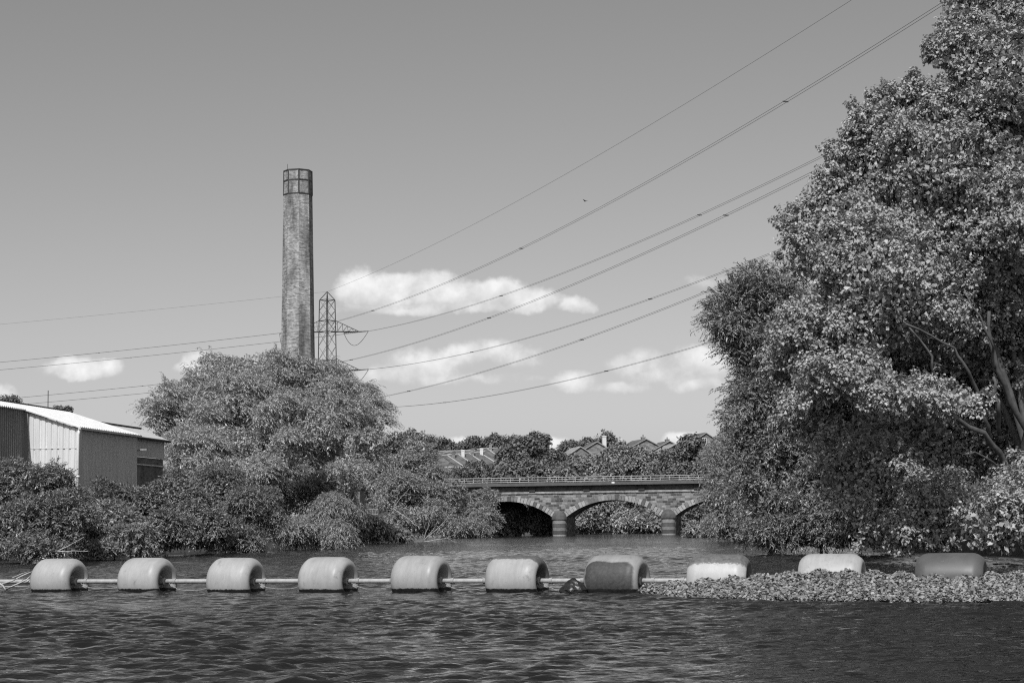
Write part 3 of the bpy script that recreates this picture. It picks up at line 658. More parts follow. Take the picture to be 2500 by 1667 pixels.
for i, (lobes, mat, lab) in enumerate([
    ([lobe_px(1325,1285,26,253,26,1.0), lobe_px(1310,1262,28,254,26,1.0)], 'lf_far', 'dark bush seen through the left bridge arch'),
    ([lobe_px(1440,1275,42,284,36), lobe_px(1470,1250,36,286,30), lobe_px(1425,1250,25,286,24)], 'lf_farpale', 'grey bush seen through the left half of the middle arch'),
    ([lobe_px(1540,1285,45,279,28), lobe_px(1520,1270,26,280,22)], 'lf_pale', 'round pale bush seen through the middle of the central arch'),
    ([lobe_px(1580,1265,34,286,42), lobe_px(1600,1285,22,283,24)], 'lf_farpale', 'dull bush against the right pier inside the middle arch'),
    ([lobe_px(1500,1240,60,302,40), lobe_px(1420,1240,50,304,40), lobe_px(1580,1240,60,302,40)], 'lf_far', 'dark thicket behind the bushes of the middle arch'),
    ([lobe_px(1690,1260,34,284,40), lobe_px(1725,1255,34,286,40), lobe_px(1665,1280,18,284,26)], 'lf_far', 'dark bush seen through the right bridge arch'),
    ([lobe_px(1255,1262,50,253.5,42,1.0), lobe_px(1200,1265,45,254.5,42,1.0), lobe_px(1240,1290,50,253,22,1.0)], 'lf_far', 'shaded thicket far behind the left arch')]):
    plant('arch_bush', lab, 'bush', lobes, mat, 60 + i, group='bushes seen through the bridge arches', n_spray=1100, per=10, leaf=(0.5, 0.22), m_leaf=8, sl=0.7, droop=0.4, up=0.3, fill=0.35, r0=0.08,
          mode='rosette', shape='oval')
hz = [(1010,1085,40,620,'broad dark tree on the skyline right behind the great willow'), (1050,1092,32,640,'rounded skyline tree left of the terrace roofs'), (1085,1096,30,650,'low skyline tree above the long dark roof'),
      (1125,1096,26,660,'low bushy skyline tree left of the thin open tree'), (1160,1085,24,560,'thin open skyline tree with gaps in its crown'), (1208,1078,20,540,'small round dark tree standing up on the skyline'), (1190,1100,22,600,'low skyline tree between the open tree and the round one'),
      (1255,1085,28,520,'skyline tree at the left shoulder of the dome shaped tree'), (1390,1092,22,560,'low tree left of the first gabled house'), (1480,1082,28,600,'dark tree behind the white chimney'), (1440,1088,22,590,'dark tree between the two left gables'),
      (960,1090,45,600,'dark skyline tree half hidden by the willow'), (25,985,22,250,'treetop just showing over the warehouse roof at the left edge'), (140,1003,9,240,'feathery treetop on the roof line beside the mast'), (162,1003,9,238,'small round treetop peeping over the warehouse roof'),
      (1245,1105,30,540,'tree filling the gap below the skyline beside the dome shaped tree'), (1150,1160,40,330,'bush under the terrace behind the bridge rail'), (1110,1170,35,320,'bush at the left end of the bridge rail')]
for i, (px, py, r, Y, lab) in enumerate(hz):
    rr = np.random.default_rng(200 + i)
    lb = [lobe_px(px, py, r, Y, r * 0.85)] + [lobe_px(px + rr.uniform(-.7, .7) * r, py + rr.uniform(.1, .9) * r, r * .65, Y) for _ in range(3)]
    fartree('skyline_tree', lab, lb, 100 + i, n=420, group='trees on the skyline and over the roofs', lf=0.0016 * Y * 0.75)

# --- bare white twigs
def dead_branch(label, root, tips, seed, r=0.04, group='bare dead branches over the water'):
    rng = np.random.default_rng(seed); mb = MB(); a = np.array(at(*root))
    for tp in tips:
        b = np.array(at(*tp)); P = limb(mb, a * 0, b - a, r, r * 0.35, rng, 7, 0.12)
        for k in range(3):
            i = int(rng.integers(2, 7)); q = P[i]; dv = (b - a); L = np.linalg.norm(dv)
            limb(mb, q, q + dv / L * L * rng.uniform(.15, .35) + rng.normal(size=3) * 0.14 * L, r * 0.45, r * 0.15, rng, 4, 0.15)
    o = mb.build('dead_branch', M['dead_wood'], None, smooth=True); o.location = a; tag(o, label, 'branch', group); return o
dead_branch('bare white branches hanging to the water below the willow shrub', (2010,1275,92), [(1965,1345,91), (1985,1335,91.5), (1940,1310,91)], 1, 0.035)
dead_branch('bare forked white stem dipping into the water right of the hanging branches', (2060,1270,91), [(2050,1347,90.5), (2030,1340,90.5), (2035,1240,91)], 2, 0.035)
dead_branch('small bare white twig fork just above the ninth float', (2095,1315,90), [(2085,1345,89.5), (2096,1345,89.5)], 3, 0.03)
dead_branch('bare grey branch sticking out of the leaves of the fine leaved tree', (2035,1100,93), [(1975,1125,92), (1985,1105,92), (2000,1095,92)], 4, 0.035)
dead_branch('long bare branch fanning up in front of the hazel tree', (960,1240,158), [(975,1200,157.5), (1000,1190,157.5), (985,1230,157.5), (1015,1285,157)], 5, 0.03)
dead_branch('fallen bare branch lying at the water below the hazel tree', (1033,1322,155), [(1110,1305,154), (1070,1270,154.5), (1060,1240,154.5), (1095,1255,155)], 6, 0.035)
dead_branch('thin bare twigs over the water beside the leftmost whole float', (140,1345,69), [(205,1310,68.5), (215,1345,68.5)], 7, 0.022)

# ------------------------------------------------------------------ floating boom
fxs = [-82, 151, 365, 582, 807, 1034, 1268, 1512, 1763, 2037, 2328]
Tn = np.arange(-1, 10); AX, BX, CXX = -1092.723, 221.93375, -0.01705831
fz = 45.75 * (1 + CXX * Tn); FANG = R(-19.08)
flen = [1.02, 1.02, 1.03, 1.03, 1.04, 1.05, 1.1, 1.13, 1.17, 1.2, 1.25]
h = 0.5
prof = [(h-.27,.05),(h-.27,.12),(h-.24,.16),(h-.15,.2),(h-.06,.245),(h-.015,.29),(h,.335),(h-.008,.38),(h-.032,.42),(h-.07,.455),(h-.105,.481),(h-.145,.495),(h-.18,.5)]
prof = prof + [(h-.36,.502),(0,.503),(-(h-.36),.502)] + [(-x, r) for x, r in reversed(prof)]
fmb = MB(); fmb.lathe_x(prof, 64); fme = fmb.mesh('float_body', smooth=True)
hub = MB(); hub.lathe_x([(h-.245,.0),(h-.245,.12),(h-.18,.12),(h-.18,.075),(h-.06,.075),(h-.06,.0)], 20); hubme = hub.mesh('hub'); hubme.materials.append(M['collar'])
flabs = ['sliver of a pale boom float cut off by the left edge', 'pale boom float with twigs caught at its left side', 'smooth pale boom float second from the left edge', 'clean pale boom float below the elder bush',
 'pale boom float with grey scuffs on its lower face', 'stained pale boom float below the hazel tree', 'pale boom float with a thin dark stripe along its top left of the dark lump', 'boom float with a large dark patch ringed in pale grey',
 'very pale boom float with a dark top half sunk in floating plants', 'pale boom float rising from the floating plants below bare white twigs', 'all dark grey boom float at the right among floating plants']
fmode = ['plain','plain','plain','plain','plain','plain','stripe','patch','top','plain','dark']
fbase = [.28,.37,.36,.37,.35,.33,.37,.33,.44,.37,.32]
fpos = []
for i in range(11):
    X = at(fxs[i] - 5, 1417, fz[i]).x; fpos.append(Vector((X, fz[i], AX_H)))
rngf = random.Random(3)
for i in range(11):
    e = empty('boom_float', fpos[i] + Vector((0, 0, rngf.uniform(-.012, .012))), FANG + R((-5 if i < 8 else -1) + rngf.uniform(-1.5, 1.5)))
    tag(e, flabs[i], 'float', 'cylindrical floats of the boom')
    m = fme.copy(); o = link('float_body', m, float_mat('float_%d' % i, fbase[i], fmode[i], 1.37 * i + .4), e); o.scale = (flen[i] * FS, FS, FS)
    for s in (1, -1):
        hb = bpy.data.objects.new('hub', hubme); C.objects.link(hb); hb.parent = e; hb.scale = (s * flen[i] * FS, FS, FS)
names = ['left edge', 'first whole float and the smooth one', 'second and third whole floats', 'third float and the scuffed one', 'scuffed float and the stained one', 'stained float and the thin striped one', 'striped float and the patched one, over the dark lump', 'patched float and the plants', '', '']
plab = ['grey boom pipe with tangled twigs at the left edge', 'grey boom pipe right of the float with twigs', 'grey boom pipe joining the second and third whole floats', 'grey boom pipe leading to the scuffed float', 'grey boom pipe between the scuffed and the stained float',
        'grey boom pipe leading to the float with a striped top', 'grey boom pipe passing over the dark wet lump', 'grey boom pipe that runs into the floating plants', 'grey boom pipe buried in plants left of the pale float', 'grey boom pipe buried in plants left of the dark float']
axis = Vector((math.cos(FANG), math.sin(FANG), 0))
for i in range(10):
    a = fpos[i] + axis * (flen[i] * FS * 0.28); b = fpos[i+1] - axis * (flen[i+1] * FS * 0.28)
    d = b - a; L = d.length
    mb = MB(); mb.tube([a, a + d * .33, a + d * .67, b], 0.054, 20)
    o = mb.build('boom_pipe', M['pipe'], None, smooth=True)
    o.data.transform(Matrix.Translation(-a)); o.location = a; tag(o, plab[i], 'pipe', 'pipes of the boom')
    for q in (0.36 * flen[i] * FS - .0, L - .36 * flen[i+1] * FS):
        mb = MB(); p = d.normalized()
        mb.tube([p * (q - .03), p * (q + .03)], 0.068, 20); mb.tube([p * (q + .033), p * (q + .05)], 0.078, 20)
        mb.build('collar', M['collar'], o, smooth=False)
    if i < 8:
        mb = MB(); pts = []; rr = random.Random(i); dep = rr.uniform(.12, .17)
        for k in range(17):
            t = .16 + .68 * k / 16; s = (k / 16)
            pts.append(d * t + Vector((0, -.05, -.05 - dep * (1 - abs(2 * s - 1) ** rr.uniform(2.5, 3.5)))))
        mb.tube(pts, 0.008, 6); ro = mb.build('rope', M['rope'], None, smooth=True); ro.location = a
        tag(ro, ['pale rope sagging under the pipe at the left edge', 'pale rope below the pipe right of the float with twigs', 'pale rope hanging below the pipe of the second whole float', 'pale rope dipping to the water left of the scuffed float', 'pale rope sagging between the scuffed and the stained float',
                 'pale rope sagging left of the float with a striped top', 'thin rope hanging behind the dark wet lump', 'short rope hanging right of the patched float'][i], 'rope', 'ropes slung under the boom pipes')
# twigs caught on the boom at the left edge
def driftwood(label, pts, r):
    mb = MB(); a = pts[0]
    mb.tube([p - a for p in pts], list(np.linspace(r, r * .5, len(pts))), 6); o = mb.build('driftwood', M['dead_wood'], None, smooth=True); o.location = a
    tag(o, label, 'driftwood', 'twigs caught on the boom')
    return o
def fp(px, py, dz=0): return at(px, py, 46.0 + dz * 1.1)
driftwood('long pale stick slanting up from the pipe to the leftmost whole float', [fp(-6,1428), fp(30,1417,-.1), fp(60,1402,-.2), fp(80,1394,-.1)], .022)
driftwood('bent pale stick resting on the boom pipe at the left edge', [fp(14,1438), fp(40,1426,-.35), fp(64,1415,-.35), fp(76,1404,-.2)], .026)
driftwood('thin forked twig lying low on the water at the left edge', [fp(-5,1422,-.3), fp(6,1428,-.3), fp(12,1436,-.3), fp(14,1441,-.3)], .03)
driftwood('thin straight twig across the water left of the first whole float', [fp(0,1432,-.3), fp(40,1431,-.2), fp(84,1432,-.1)], .014)
driftwood('thin curved twig poking up beside the leftmost pipe', [fp(30,1410,-.2), fp(52,1400,-.1), fp(70,1394)], .012)
# dark lump under the pipe
bm = bmesh.new(); bmesh.ops.create_icosphere(bm, subdivisions=4, radius=1)
rn = np.random.default_rng(2)
for v in bm.verts:
    x, y, z = v.co; k = 1 + .07 * math.sin(4*x + 2*z) * math.cos(3*y + 1) + .04 * math.sin(9*x + 3*y) + .02 * math.sin(17*z + 9*x)
    tp = 1 - .5 * max(z, 0); v.co = Vector((x * .27 * k * tp, y * .22 * k * tp, z * .21 * k))
me = bpy.data.meshes.new('wet_lump'); bm.to_mesh(me); bm.free()
o = link('wet_lump', me, M['wet_dark']); p = at(1399, 1445, 41.2); o.scale = (1.15, 1.15, 1.15); o.location = (p.x, p.y - .4, 0.08)
tag(o, 'dark wet lump of debris floating under the boom pipe', 'debris')

# floating pennywort raft: too many leaves to count
def raft():
    rng = np.random.default_rng(8); n = 60000
    px = rng.uniform(1555, 2620, n); back = rng.random(n)
    X0 = np.array([at(float(q), 1430, 1.0).x for q in px])
    xs_ = [1555,1600,1660,1760,1885,2037,2300,2620]
    def front(px): return np.interp(px, xs_, [40.6,39.5,37.5,36.4,35.5,34.9,34.1,33.3]) + 0.14 * np.sin(px * .06) + .1 * np.sin(px * .19) + .05 * np.sin(px * .47)
    def rear(px): return np.interp(px, xs_, [40.9,40.9,40.8,40.7,40.5,40.3,39.6,39.2]) + .15 * np.sin(px * .045 + 1)
    def hgt(px, t):
        hm = np.interp(px, [1555,1620,1700,1850,2000,2100,2230,2340,2500], [.03,.14,.22,.3,.42,.38,.32,.28,.36])
        return hm * np.clip(t * 1.45, 0.03, 1) ** .9 * np.clip((1.02 - t) * 8, .3, 1) + .04 * np.sin(px * .09 + t * 5) * np.minimum(1, t * 3)
    Yy = front(px) + (rear(px) - front(px)) * back; Xx = X0 * Yy
    z = np.maximum(hgt(px, back), 0.005) + rng.normal(size=n) * .022 + .015
    # sink below zero only at the rim
    P = np.stack([Xx, Yy, np.maximum(z, .004)], 1)
    ph = rng.uniform(0, 6.28, n); D = np.stack([np.cos(ph), np.sin(ph), rng.normal(size=n) * .3], 1)
    N = unit(np.stack([rng.normal(size=n) * .55, rng.normal(size=n) * .55 - .3, np.ones(n)], 1))
    L = rng.uniform(.036, .076, n)
    V, Fq = leaf_geo(P, D, N, L, L * 1.0, 'round', fold=.1)
    # dark tangled mound below the leaves
    gxs = np.linspace(1560, 2620, 160); ts = np.linspace(0, 1, 14); G, T = np.meshgrid(gxs, ts)
    Yg = front(G) + (rear(G) - front(G)) * (.03 + .94 * T); Zg = hgt(G, T) - .03
    Vm = np.stack([np.vectorize(lambda q: at(float(q), 1430, 1.0).x)(G) * Yg, Yg, Zg], -1).reshape(-1, 3); i = np.arange(G.size).reshape(G.shape)
    Fm = np.stack([i[:-1, :-1], i[:-1, 1:], i[1:, 1:], i[1:, :-1]], -1).reshape(-1, 4) + len(V)
    me = np_mesh('floating_plants', np.concatenate([V, Vm]), [Fq, Fm])
    o = link('floating_plants', me, [M['lf_mat'], M['wet_dark']])
    mi = np.zeros(len(Fq) + len(Fm), np.int32); mi[len(Fq):] = 1; me.polygons.foreach_set('material_index', mi)
    tag(o, 'raft of small round floating leaves heaped against the right floats', 'floating plants', kind='stuff')
raft()

# ------------------------------------------------------------------ bridge (local x along the river crossing, y away, z up)
BA = R(-11.0); bo = at(1366, HY, 245.0); bo.z = 0
SP = 14.45; PT = 1.85; BW = 7.4
e_br = empty('stone_bridge', bo, BA); tag(e_br, 'stone railway bridge with segmental arches, dark girder edge and white rails', 'bridge')
ZSPR, ZCR = 2.45, 4.62; ZT = 5.6
def arch_pts(xa, xb, n=24, zs=ZSPR, zc=ZCR, off=0.0):
    c = (xa + xb) / 2; hw = (xb - xa) / 2; rise = zc - zs; rad = (hw * hw + rise * rise) / (2 * rise); zc0 = zc - rad; a0 = math.asin(hw / rad)
    return [(c + (rad + off) * math.sin(-a0 + 2 * a0 * k / n), zc0 + (rad + off) * math.cos(-a0 + 2 * a0 * k / n)) for k in range(n + 1)], (c, zc0, rad, a0)
piers = [-SP, 0, SP, 2 * SP]
spans = [(piers[k] + PT / 2, piers[k+1] - PT / 2) for k in range(3)]
# one wall outline with the arch openings cut into its foot, swept through the bridge's width
out = [(piers[0] - 7, ZT), (piers[0] - 7, -1.5)]
poly = [(piers[0] - 7, -1.5)]
for xa, xb in spans:
    pts, _ = arch_pts(xa, xb); poly += [(xa, -1.5)] + pts + [(xb, -1.5)]
poly += [(piers[-1] + 16, -1.5), (piers[-1] + 16, ZT), (piers[0] - 7, ZT)]
def spandrel(y0, y1, name):
    me = bpy.data.meshes.new(name); bm = bmesh.new()
    vs = [bm.verts.new((x, y0, z)) for x, z in poly]; f = bm.faces.new(vs)
    r = bmesh.ops.extrude_face_region(bm, geom=[f]); bmesh.ops.translate(bm, vec=(0, y1 - y0, 0), verts=[g for g in r['geom'] if isinstance(g, bmesh.types.BMVert)])
    bmesh.ops.recalc_face_normals(bm, faces=bm.faces); bmesh.ops.triangulate(bm, faces=[f for f in bm.faces if len(f.verts) > 4]); bm.to_mesh(me); bm.free()
    return link(name, me, M['stone'], e_br)
spandrel(0, BW, 'wall')
rb = random.Random(9)
for xa, xb in spans:
    mb = MB(); pts, (c, z0, rad, a0) = arch_pts(xa, xb); n = 31
    for k in range(n):
        t0 = -a0 * 1.0 + 2 * a0 * k / n + .003; t1 = -a0 + 2 * a0 * (k + 1) / n - .003; r0, r1 = rad + .0, rad + .68 + rb.uniform(-.05, .06)
        q = [(c + r0 * math.sin(t0), z0 + r0 * math.cos(t0)), (c + r0 * math.sin(t1), z0 + r0 * math.cos(t1)), (c + r1 * math.sin(t1), z0 + r1 * math.cos(t1)), (c + r1 * math.sin(t0), z0 + r1 * math.cos(t0))]
        mb.prism(q, -.06 - rb.uniform(0, .03), .25)
    mb.build('arch_ring', M['voussoir'], e_br)
for x in piers[0:3]:
    mb = MB(); n = 12; zt = 2.15; z = -1.2
    while z < zt - .05:                     # rounded cutwater built of courses
        zz = min(z + .46, zt); pl = [(x + (PT/2 - .02) * math.cos(math.pi + math.pi * k / n), -.02 - (PT/2) * .9 * abs(math.sin(math.pi * k / n))) for k in range(n + 1)] + [(x + PT/2 - .02, .3), (x - PT/2 + .02, .3)]
        vs = [Vector((a, b, z + .012)) for a, b in pl] + [Vector((a, b, zz - .012)) for a, b in pl]; k2 = len(pl)
        mb.add(vs, [tuple(range(k2)), tuple(range(k2, 2 * k2))] + [(i, (i+1) % k2, k2 + (i+1) % k2, k2 + i) for i in range(k2)]); z = zz
    pr = mb.build('pier', M['pier_block'], e_br)
    mb = MB(); prev = None; rings = []   # half-dome cap
    for j in range(9):
        t = j / 8; rr = (PT/2 + .1) * math.cos(t * math.pi / 2 * .97); zc = zt + .12 + 1.05 * math.sin(t * math.pi / 2)
        rings.append([(x + rr * math.cos(math.pi + math.pi * k / n), -.02 - rr * .9 * abs(math.sin(math.pi * k / n)), zc) for k in range(n + 1)])
    base = [[(a, b, zt) for a, b, c in rings[0]]] + rings; vs = [p for r_ in base for p in r_]; w = n + 1
    mb.add(vs, [(j*w + k, j*w + k + 1, (j+1)*w + k + 1, (j+1)*w + k) for j in range(len(base)-1) for k in range(n)])
    mb.build('pier_cap', M['dark_stone'], pr, smooth=True)
x0, x1 = piers[0] - 7, piers[-1] + 16
mb = MB(); mb.box(x0, x1, -.14, .0, ZT - .02, ZT + .24); mb.build('string_course', M['course'], e_br)
mb = MB(); mb.box(x0, x1, .02, BW - .02, ZT + .003, ZT + .98); mb.build('parapet_wall', M['dark_stone'], e_br)  # dark stone tone paints in the shade below the deck overhang
mb = MB(); mb.box(x0, x1, -.75, BW + .75, ZT + .985, ZT + 1.14); mb.box(x0, x1, -.8, -.72, ZT + 1.0, ZT + 1.42); mb.box(x0, x1, BW + .72, BW + .8, ZT + 1.0, ZT + 1.46)
mb.build('deck_girder', M['girder'], e_br)
for k in range(-2, 6):
    mb = MB(); xx = 1.0 + k * 7.3 - 4.6; mb.box(xx - .42, xx + .42, -.3, .015, ZT + .25, ZT + .97); mb.build('bracket', M['dark_gap'], e_br)
for xx in (7.35, 19.75):
    mb = MB(); mb.box(xx - .19, xx + .19, -.83, -.803, ZT + 1.2, ZT + 1.38); mb.build('plate', M['white_plate'], e_br)
for yy in (-.68,):
    mb = MB()
    for zz in (ZT + 1.54, ZT + 1.81, ZT + 2.11): mb.tube([(x0, yy, zz), (x1, yy, zz)], .04, 6)
    xx = x0
    while xx < x1: mb.box(xx - .03, xx + .03, yy + .05, yy + .1, ZT + 1.145, ZT + 2.13); xx += 1.25
    mb.build('railing', M['white_rail'], e_br)

# ------------------------------------------------------------------ chimney
CZ = 260.0; cb = at(727.5, 1285, CZ); cb.z = gz(cb.x, cb.y)
e_ch = empty('brick_chimney', cb); tag(e_ch, 'tall tapering octagonal brick chimney with iron bands round its top', 'chimney')
ztop = at(727, 420, CZ).z - cb.z; rt = 34.5 / F * CZ / math.cos(R(8)); rb_ = 42.0 / F * CZ / math.cos(R(8)) + .25
angs = [R(-(a)) for a in (170, 125, 80, 35, -10, -55, -100, -145)]
def chr_(z): return rb_ + (rt - rb_) * (z / ztop)
V = []; Fc = []; UV = []; nz = 24
for j in range(nz + 1):
    z = -1.0 + (ztop + 1.0) * j / nz
    for a in angs: V.append((chr_(z) * math.cos(a), chr_(z) * math.sin(a), z))
for j in range(nz):
    for k in range(8): Fc.append((j*8 + k, j*8 + (k+1) % 8, (j+1)*8 + (k+1) % 8, (j+1)*8 + k)); UV.append((j, k))
me = bpy.data.meshes.new('shaft'); me.from_pydata(V, [], Fc); uvl = me.uv_layers.new(name='UVMap')
for p, (j, k) in zip(me.polygons, UV):
    for li in p.loop_indices:
        v = me.vertices[me.loops[li].vertex_index]; kk = k if me.loops[li].vertex_index % 8 == k else k + 1
        uvl.data[li].uv = (kk * 2 * rb_ * math.sin(math.pi / 8) + 0.13 * k, v.co.z)
bm = bmesh.new(); bm.from_mesh(me); bmesh.ops.recalc_face_normals(bm, faces=bm.faces); bm.to_mesh(me); bm.free()
link('shaft', me, M['chimney'], e_ch)
mb = MB()   # dark hollow mouth and rim
r_ = rt; ri = rt - .45
vs = [(r_ * math.cos(a), r_ * math.sin(a), ztop + .002) for a in angs] + [(ri * math.cos(a), ri * math.sin(a), ztop + .002) for a in angs] + [(ri * math.cos(a), ri * math.sin(a), ztop - 3) for a in angs]
mb.add(vs, [(k, (k+1) % 8, 8 + (k+1) % 8, 8 + k) for k in range(8)] + [(8 + k, 8 + (k+1) % 8, 16 + (k+1) % 8, 16 + k) for k in range(8)] + [tuple(range(16, 24))])
mb.build('rim', M['dark_stone'], e_ch)
def band(z, hgt, dr, name):
    mb = MB(); n = 8; vs = []
    for zz, dd in ((z, .01), (z, dr), (z + hgt, dr), (z + hgt, .01)):
        vs += [((chr_(zz) + dd) * math.cos(a), (chr_(zz) + dd) * math.sin(a), zz) for a in angs]
    mb.add(vs, [(r*8 + k, r*8 + (k+1) % 8, (r+1)*8 + (k+1) % 8, (r+1)*8 + k) for r in range(3) for k in range(8)])
    return mb.build(name, M['iron'], e_ch)
for py in (419.5, 444, 477): band(at(727, py, CZ).z - cb.z - .09, .18, .05, 'iron_band')
for a in angs:
    mb = MB(); z0 = at(727, 477, CZ).z - cb.z; d = Vector((math.cos(a), math.sin(a), 0)); mb.tube([d * (chr_(z0) - .03) + Vector((0, 0, z0)), d * (rt - .03) + Vector((0, 0, ztop + .12))], .1, 6)
    mb.build('iron_strap', M['iron'], e_ch)
mb = MB(); p = at(702, 418, CZ) - cb; mb.tube([p + Vector((0, 0, -1)), p + Vector((0, 0, 1.0))], .03, 5); mb.build('lightning_rod', M['iron'], e_ch)

# ------------------------------------------------------------------ pylon and power lines
PC = Vector((-36.26, 360.0, 0)); PYAW = -0.03
pz = gz(PC.x, PC.y); e_py = empty('lattice_pylon', (PC.x, PC.y, pz), PYAW); tag(e_py, 'steel lattice electricity pylon standing just right of the chimney', 'pylon')
ZA = [39.63, 32.12, 24.56]; ZTOP = 47.57
def half(z): return np.interp(z, [pz, 16, 24, 34, 45.9], [4.6, 2.9, 2.05, 1.76, 1.52])
def corner(z, k):
    a = k * math.pi / 2 + .06; return Vector((half(z) * math.cos(a), half(z) * math.sin(a), z - pz))
lv = [pz, 6, 11, 15.5, 19.5, 22.6, 24.56, 26.7, 29.3, 32.12, 34.0, 36.8, 39.63, 41.8, 43.8, 45.9]
mb = MB()
for k in range(4):
    for a, b in zip(lv[:-1], lv[1:]): mb.bar(corner(a, k), corner(b, k), .1)
    mb.bar(corner(45.9, k), Vector((0, 0, ZTOP - pz)), .08)
mb.build('leg_frame', M['steel'], e_py)
mb = MB()
for a, b in zip(lv[:-1], lv[1:]):
    for k in range(4):
        mb.bar(corner(a, k), corner(b, k+1), .05); mb.bar(corner(a, k+1), corner(b, k), .05)
for z in (24.56, 26.7, 32.12, 34.0, 39.63, 41.8, 45.9):
    for k in range(4): mb.bar(corner(z, k), corner(z, k+1), .07)
mb.build('bracing', M['steel'], e_py)
ARM = 6.3
for z in ZA:
    for s in (-1, 1):
        mb = MB(); tip = Vector((s * ARM, 0, z - pz - .05)); zu = z + 2.2
        roots = [corner(z, 1), corner(z, 3), corner(zu, 1), corner(zu, 3)]
        side_lo = corner(z, 0 if s > 0 else 2); side_up = corner(zu, 0 if s > 0 else 2)
        ch = [(roots[0] + side_lo) / 2, (roots[1] + side_lo) / 2, side_up]
        for r in ch: mb.bar(r, tip, .07)
        for k in range(5):
            t = k / 5; t2 = (k + .5) / 5; P = [r + (tip - r) * t for r in ch]; Q = [r + (tip - r) * t2 for r in ch]
            mb.bar(P[0], Q[2], .04); mb.bar(Q[2], ch[0] + (tip - ch[0]) * (t + .2), .04); mb.bar(P[1], Q[2], .04); mb.bar(P[0], P[1], .04)
        mb.build('crossarm', M['steel'], e_py)
Minv = Matrix.Translation((-PC.x, -PC.y, -pz))
WR = {0:([-36.26,360,47.57],[65.23,70.16,56.42],4.8),1:([-44.34,360.24,39.63],[58.26,75.52,49.78],7.58),2:([-28.17,359.76,39.63],[73.98,69.12,50.19],7.11),
 3:([-44.34,360.24,32.12],[60.14,76.98,42.17],6.96),4:([-28.17,359.76,32.12],[74.66,72.83,42.75],7.16),5:([-44.34,360.24,24.56],[62.88,95.71,38.61],7.08),6:([-28.17,359.76,24.56],[75.19,75.51,35.27],7.15)}
WLF = {0:([-36.26,360,47.57],[-221.99,399.72,39.5],1.18),1:([-44.34,360.24,39.63],[-227.02,393.38,31.56],1.86),2:([-28.17,359.76,39.63],[-216.97,406.05,31.56],1.86),
 3:([-44.34,360.24,32.12],[-227.02,393.38,24.05],1.86),4:([-28.17,359.76,32.12],[-216.97,406.05,24.05],1.86),5:([-44.34,360.24,24.56],[-227.02,393.38,16.5],1.86),6:([-28.17,359.76,24.56],[-216.97,406.05,16.5],1.86)}
wl_r = ['single earth wire from the pylon peak running up to the top right', 'uppermost twin conductors running off the top right corner', 'second twin conductors from the pylon right upper arm, meeting the sycamore top', 'third twin conductors, low on the left and ending behind the sycamore',
        'twin conductors from the right middle arm to the sycamore', 'twin conductors crossing the lower cloud to the fine leaved tree', 'lowest conductors crossing above the bridge towards the fine leaved tree']
wl_l = ['faint earth wire running left from the pylon peak behind the chimney', 'upper of the two lines leaving the chimney to the left', 'line just below the upper one, crossing the left cloud', 'line from the great willow to the left edge above the mast', 'lowest visible line over the warehouse roof', 'lower left conductors behind the great willow', 'lowest left conductors behind the warehouse']
def wpt(P0, P1, sag, u): p = P0 + (P1 - P0) * u; p.z -= 4 * sag * u * (1 - u); return p
def line(P0, P1, sag, label, twin, n, seed, umax=1.0):
    P0 = Vector(P0); P1 = Vector(P1); e = empty('power_line', P0); tag(e, label, 'power line', 'overhead power lines')
    d = (P1 - P0); sd = Vector((d.y, -d.x, 0)).normalized()
    for s in ((-1, 1) if twin else (0,)):
        mb = MB(); mb.tube([wpt(P0, P1, sag, umax * k / n) - P0 + sd * (.2 * s) for k in range(n + 1)], .019 if twin else .017, 5); mb.build('conductor', M['wire'], e)
    if twin:
        k = 0; u = .16 + .05 * (seed % 3)
        while u < umax:
            p = wpt(P0, P1, sag, u) - P0; mb = MB(); mb.tube([p - sd * .28, p + sd * .28], .06, 6); mb.build('spacer', M['wire'], e); u += .235
    return e
for k, (a, b, s) in WR.items(): line(a, b, s, wl_r[k], k > 0, 60, k)
for k, (a, b, s) in WLF.items():
    if k < 5: line(a, b, s, wl_l[k], k > 0, 30, k)
# insulator strings and jumper loops belong to the pylon
for k in range(1, 7):
    a, b, s = WR[k]; wr0 = Vector(a); sgn = 1 if k % 2 == 0 else -1; z = ZA[(k - 1) // 2]
    tip = Vector((PC.x, PC.y, 0)) + Vector((math.cos(PYAW), math.sin(PYAW), 0)) * (sgn * ARM) + Vector((0, 0, z - .05))
    ei = Matrix.Rotation(-PYAW, 4, 'Z') @ Minv
    mb = MB(); P = [ei @ (tip + (wr0 - tip) * t) for t in np.linspace(0, 1, 15)]
    mb.tube(P, [.05 if i % 2 else .13 for i in range(15)], 8); mb.build('insulator', M['steel'], e_py)
    mb = MB(); l0 = tip + (Vector(WLF[k][1]) - tip).normalized() * 3.2
    pts = []
    for i in range(15):
        t = i / 14; p = wr0 + (l0 - wr0) * t; p.z -= 2.6 * 4 * t * (1 - t) * (.75 + .5 * t); pts.append(ei @ p)
    mb.tube(pts, .05, 6); mb.build('jumper_loop', M['wire'], e_py)
    mb = MB(); P = [ei @ (tip + (l0 - tip) * t) for t in np.linspace(0, 1, 15)]
    mb.tube(P, [.05 if i % 2 else .13 for i in range(15)], 8); mb.build('insulator', M['steel'], e_py)

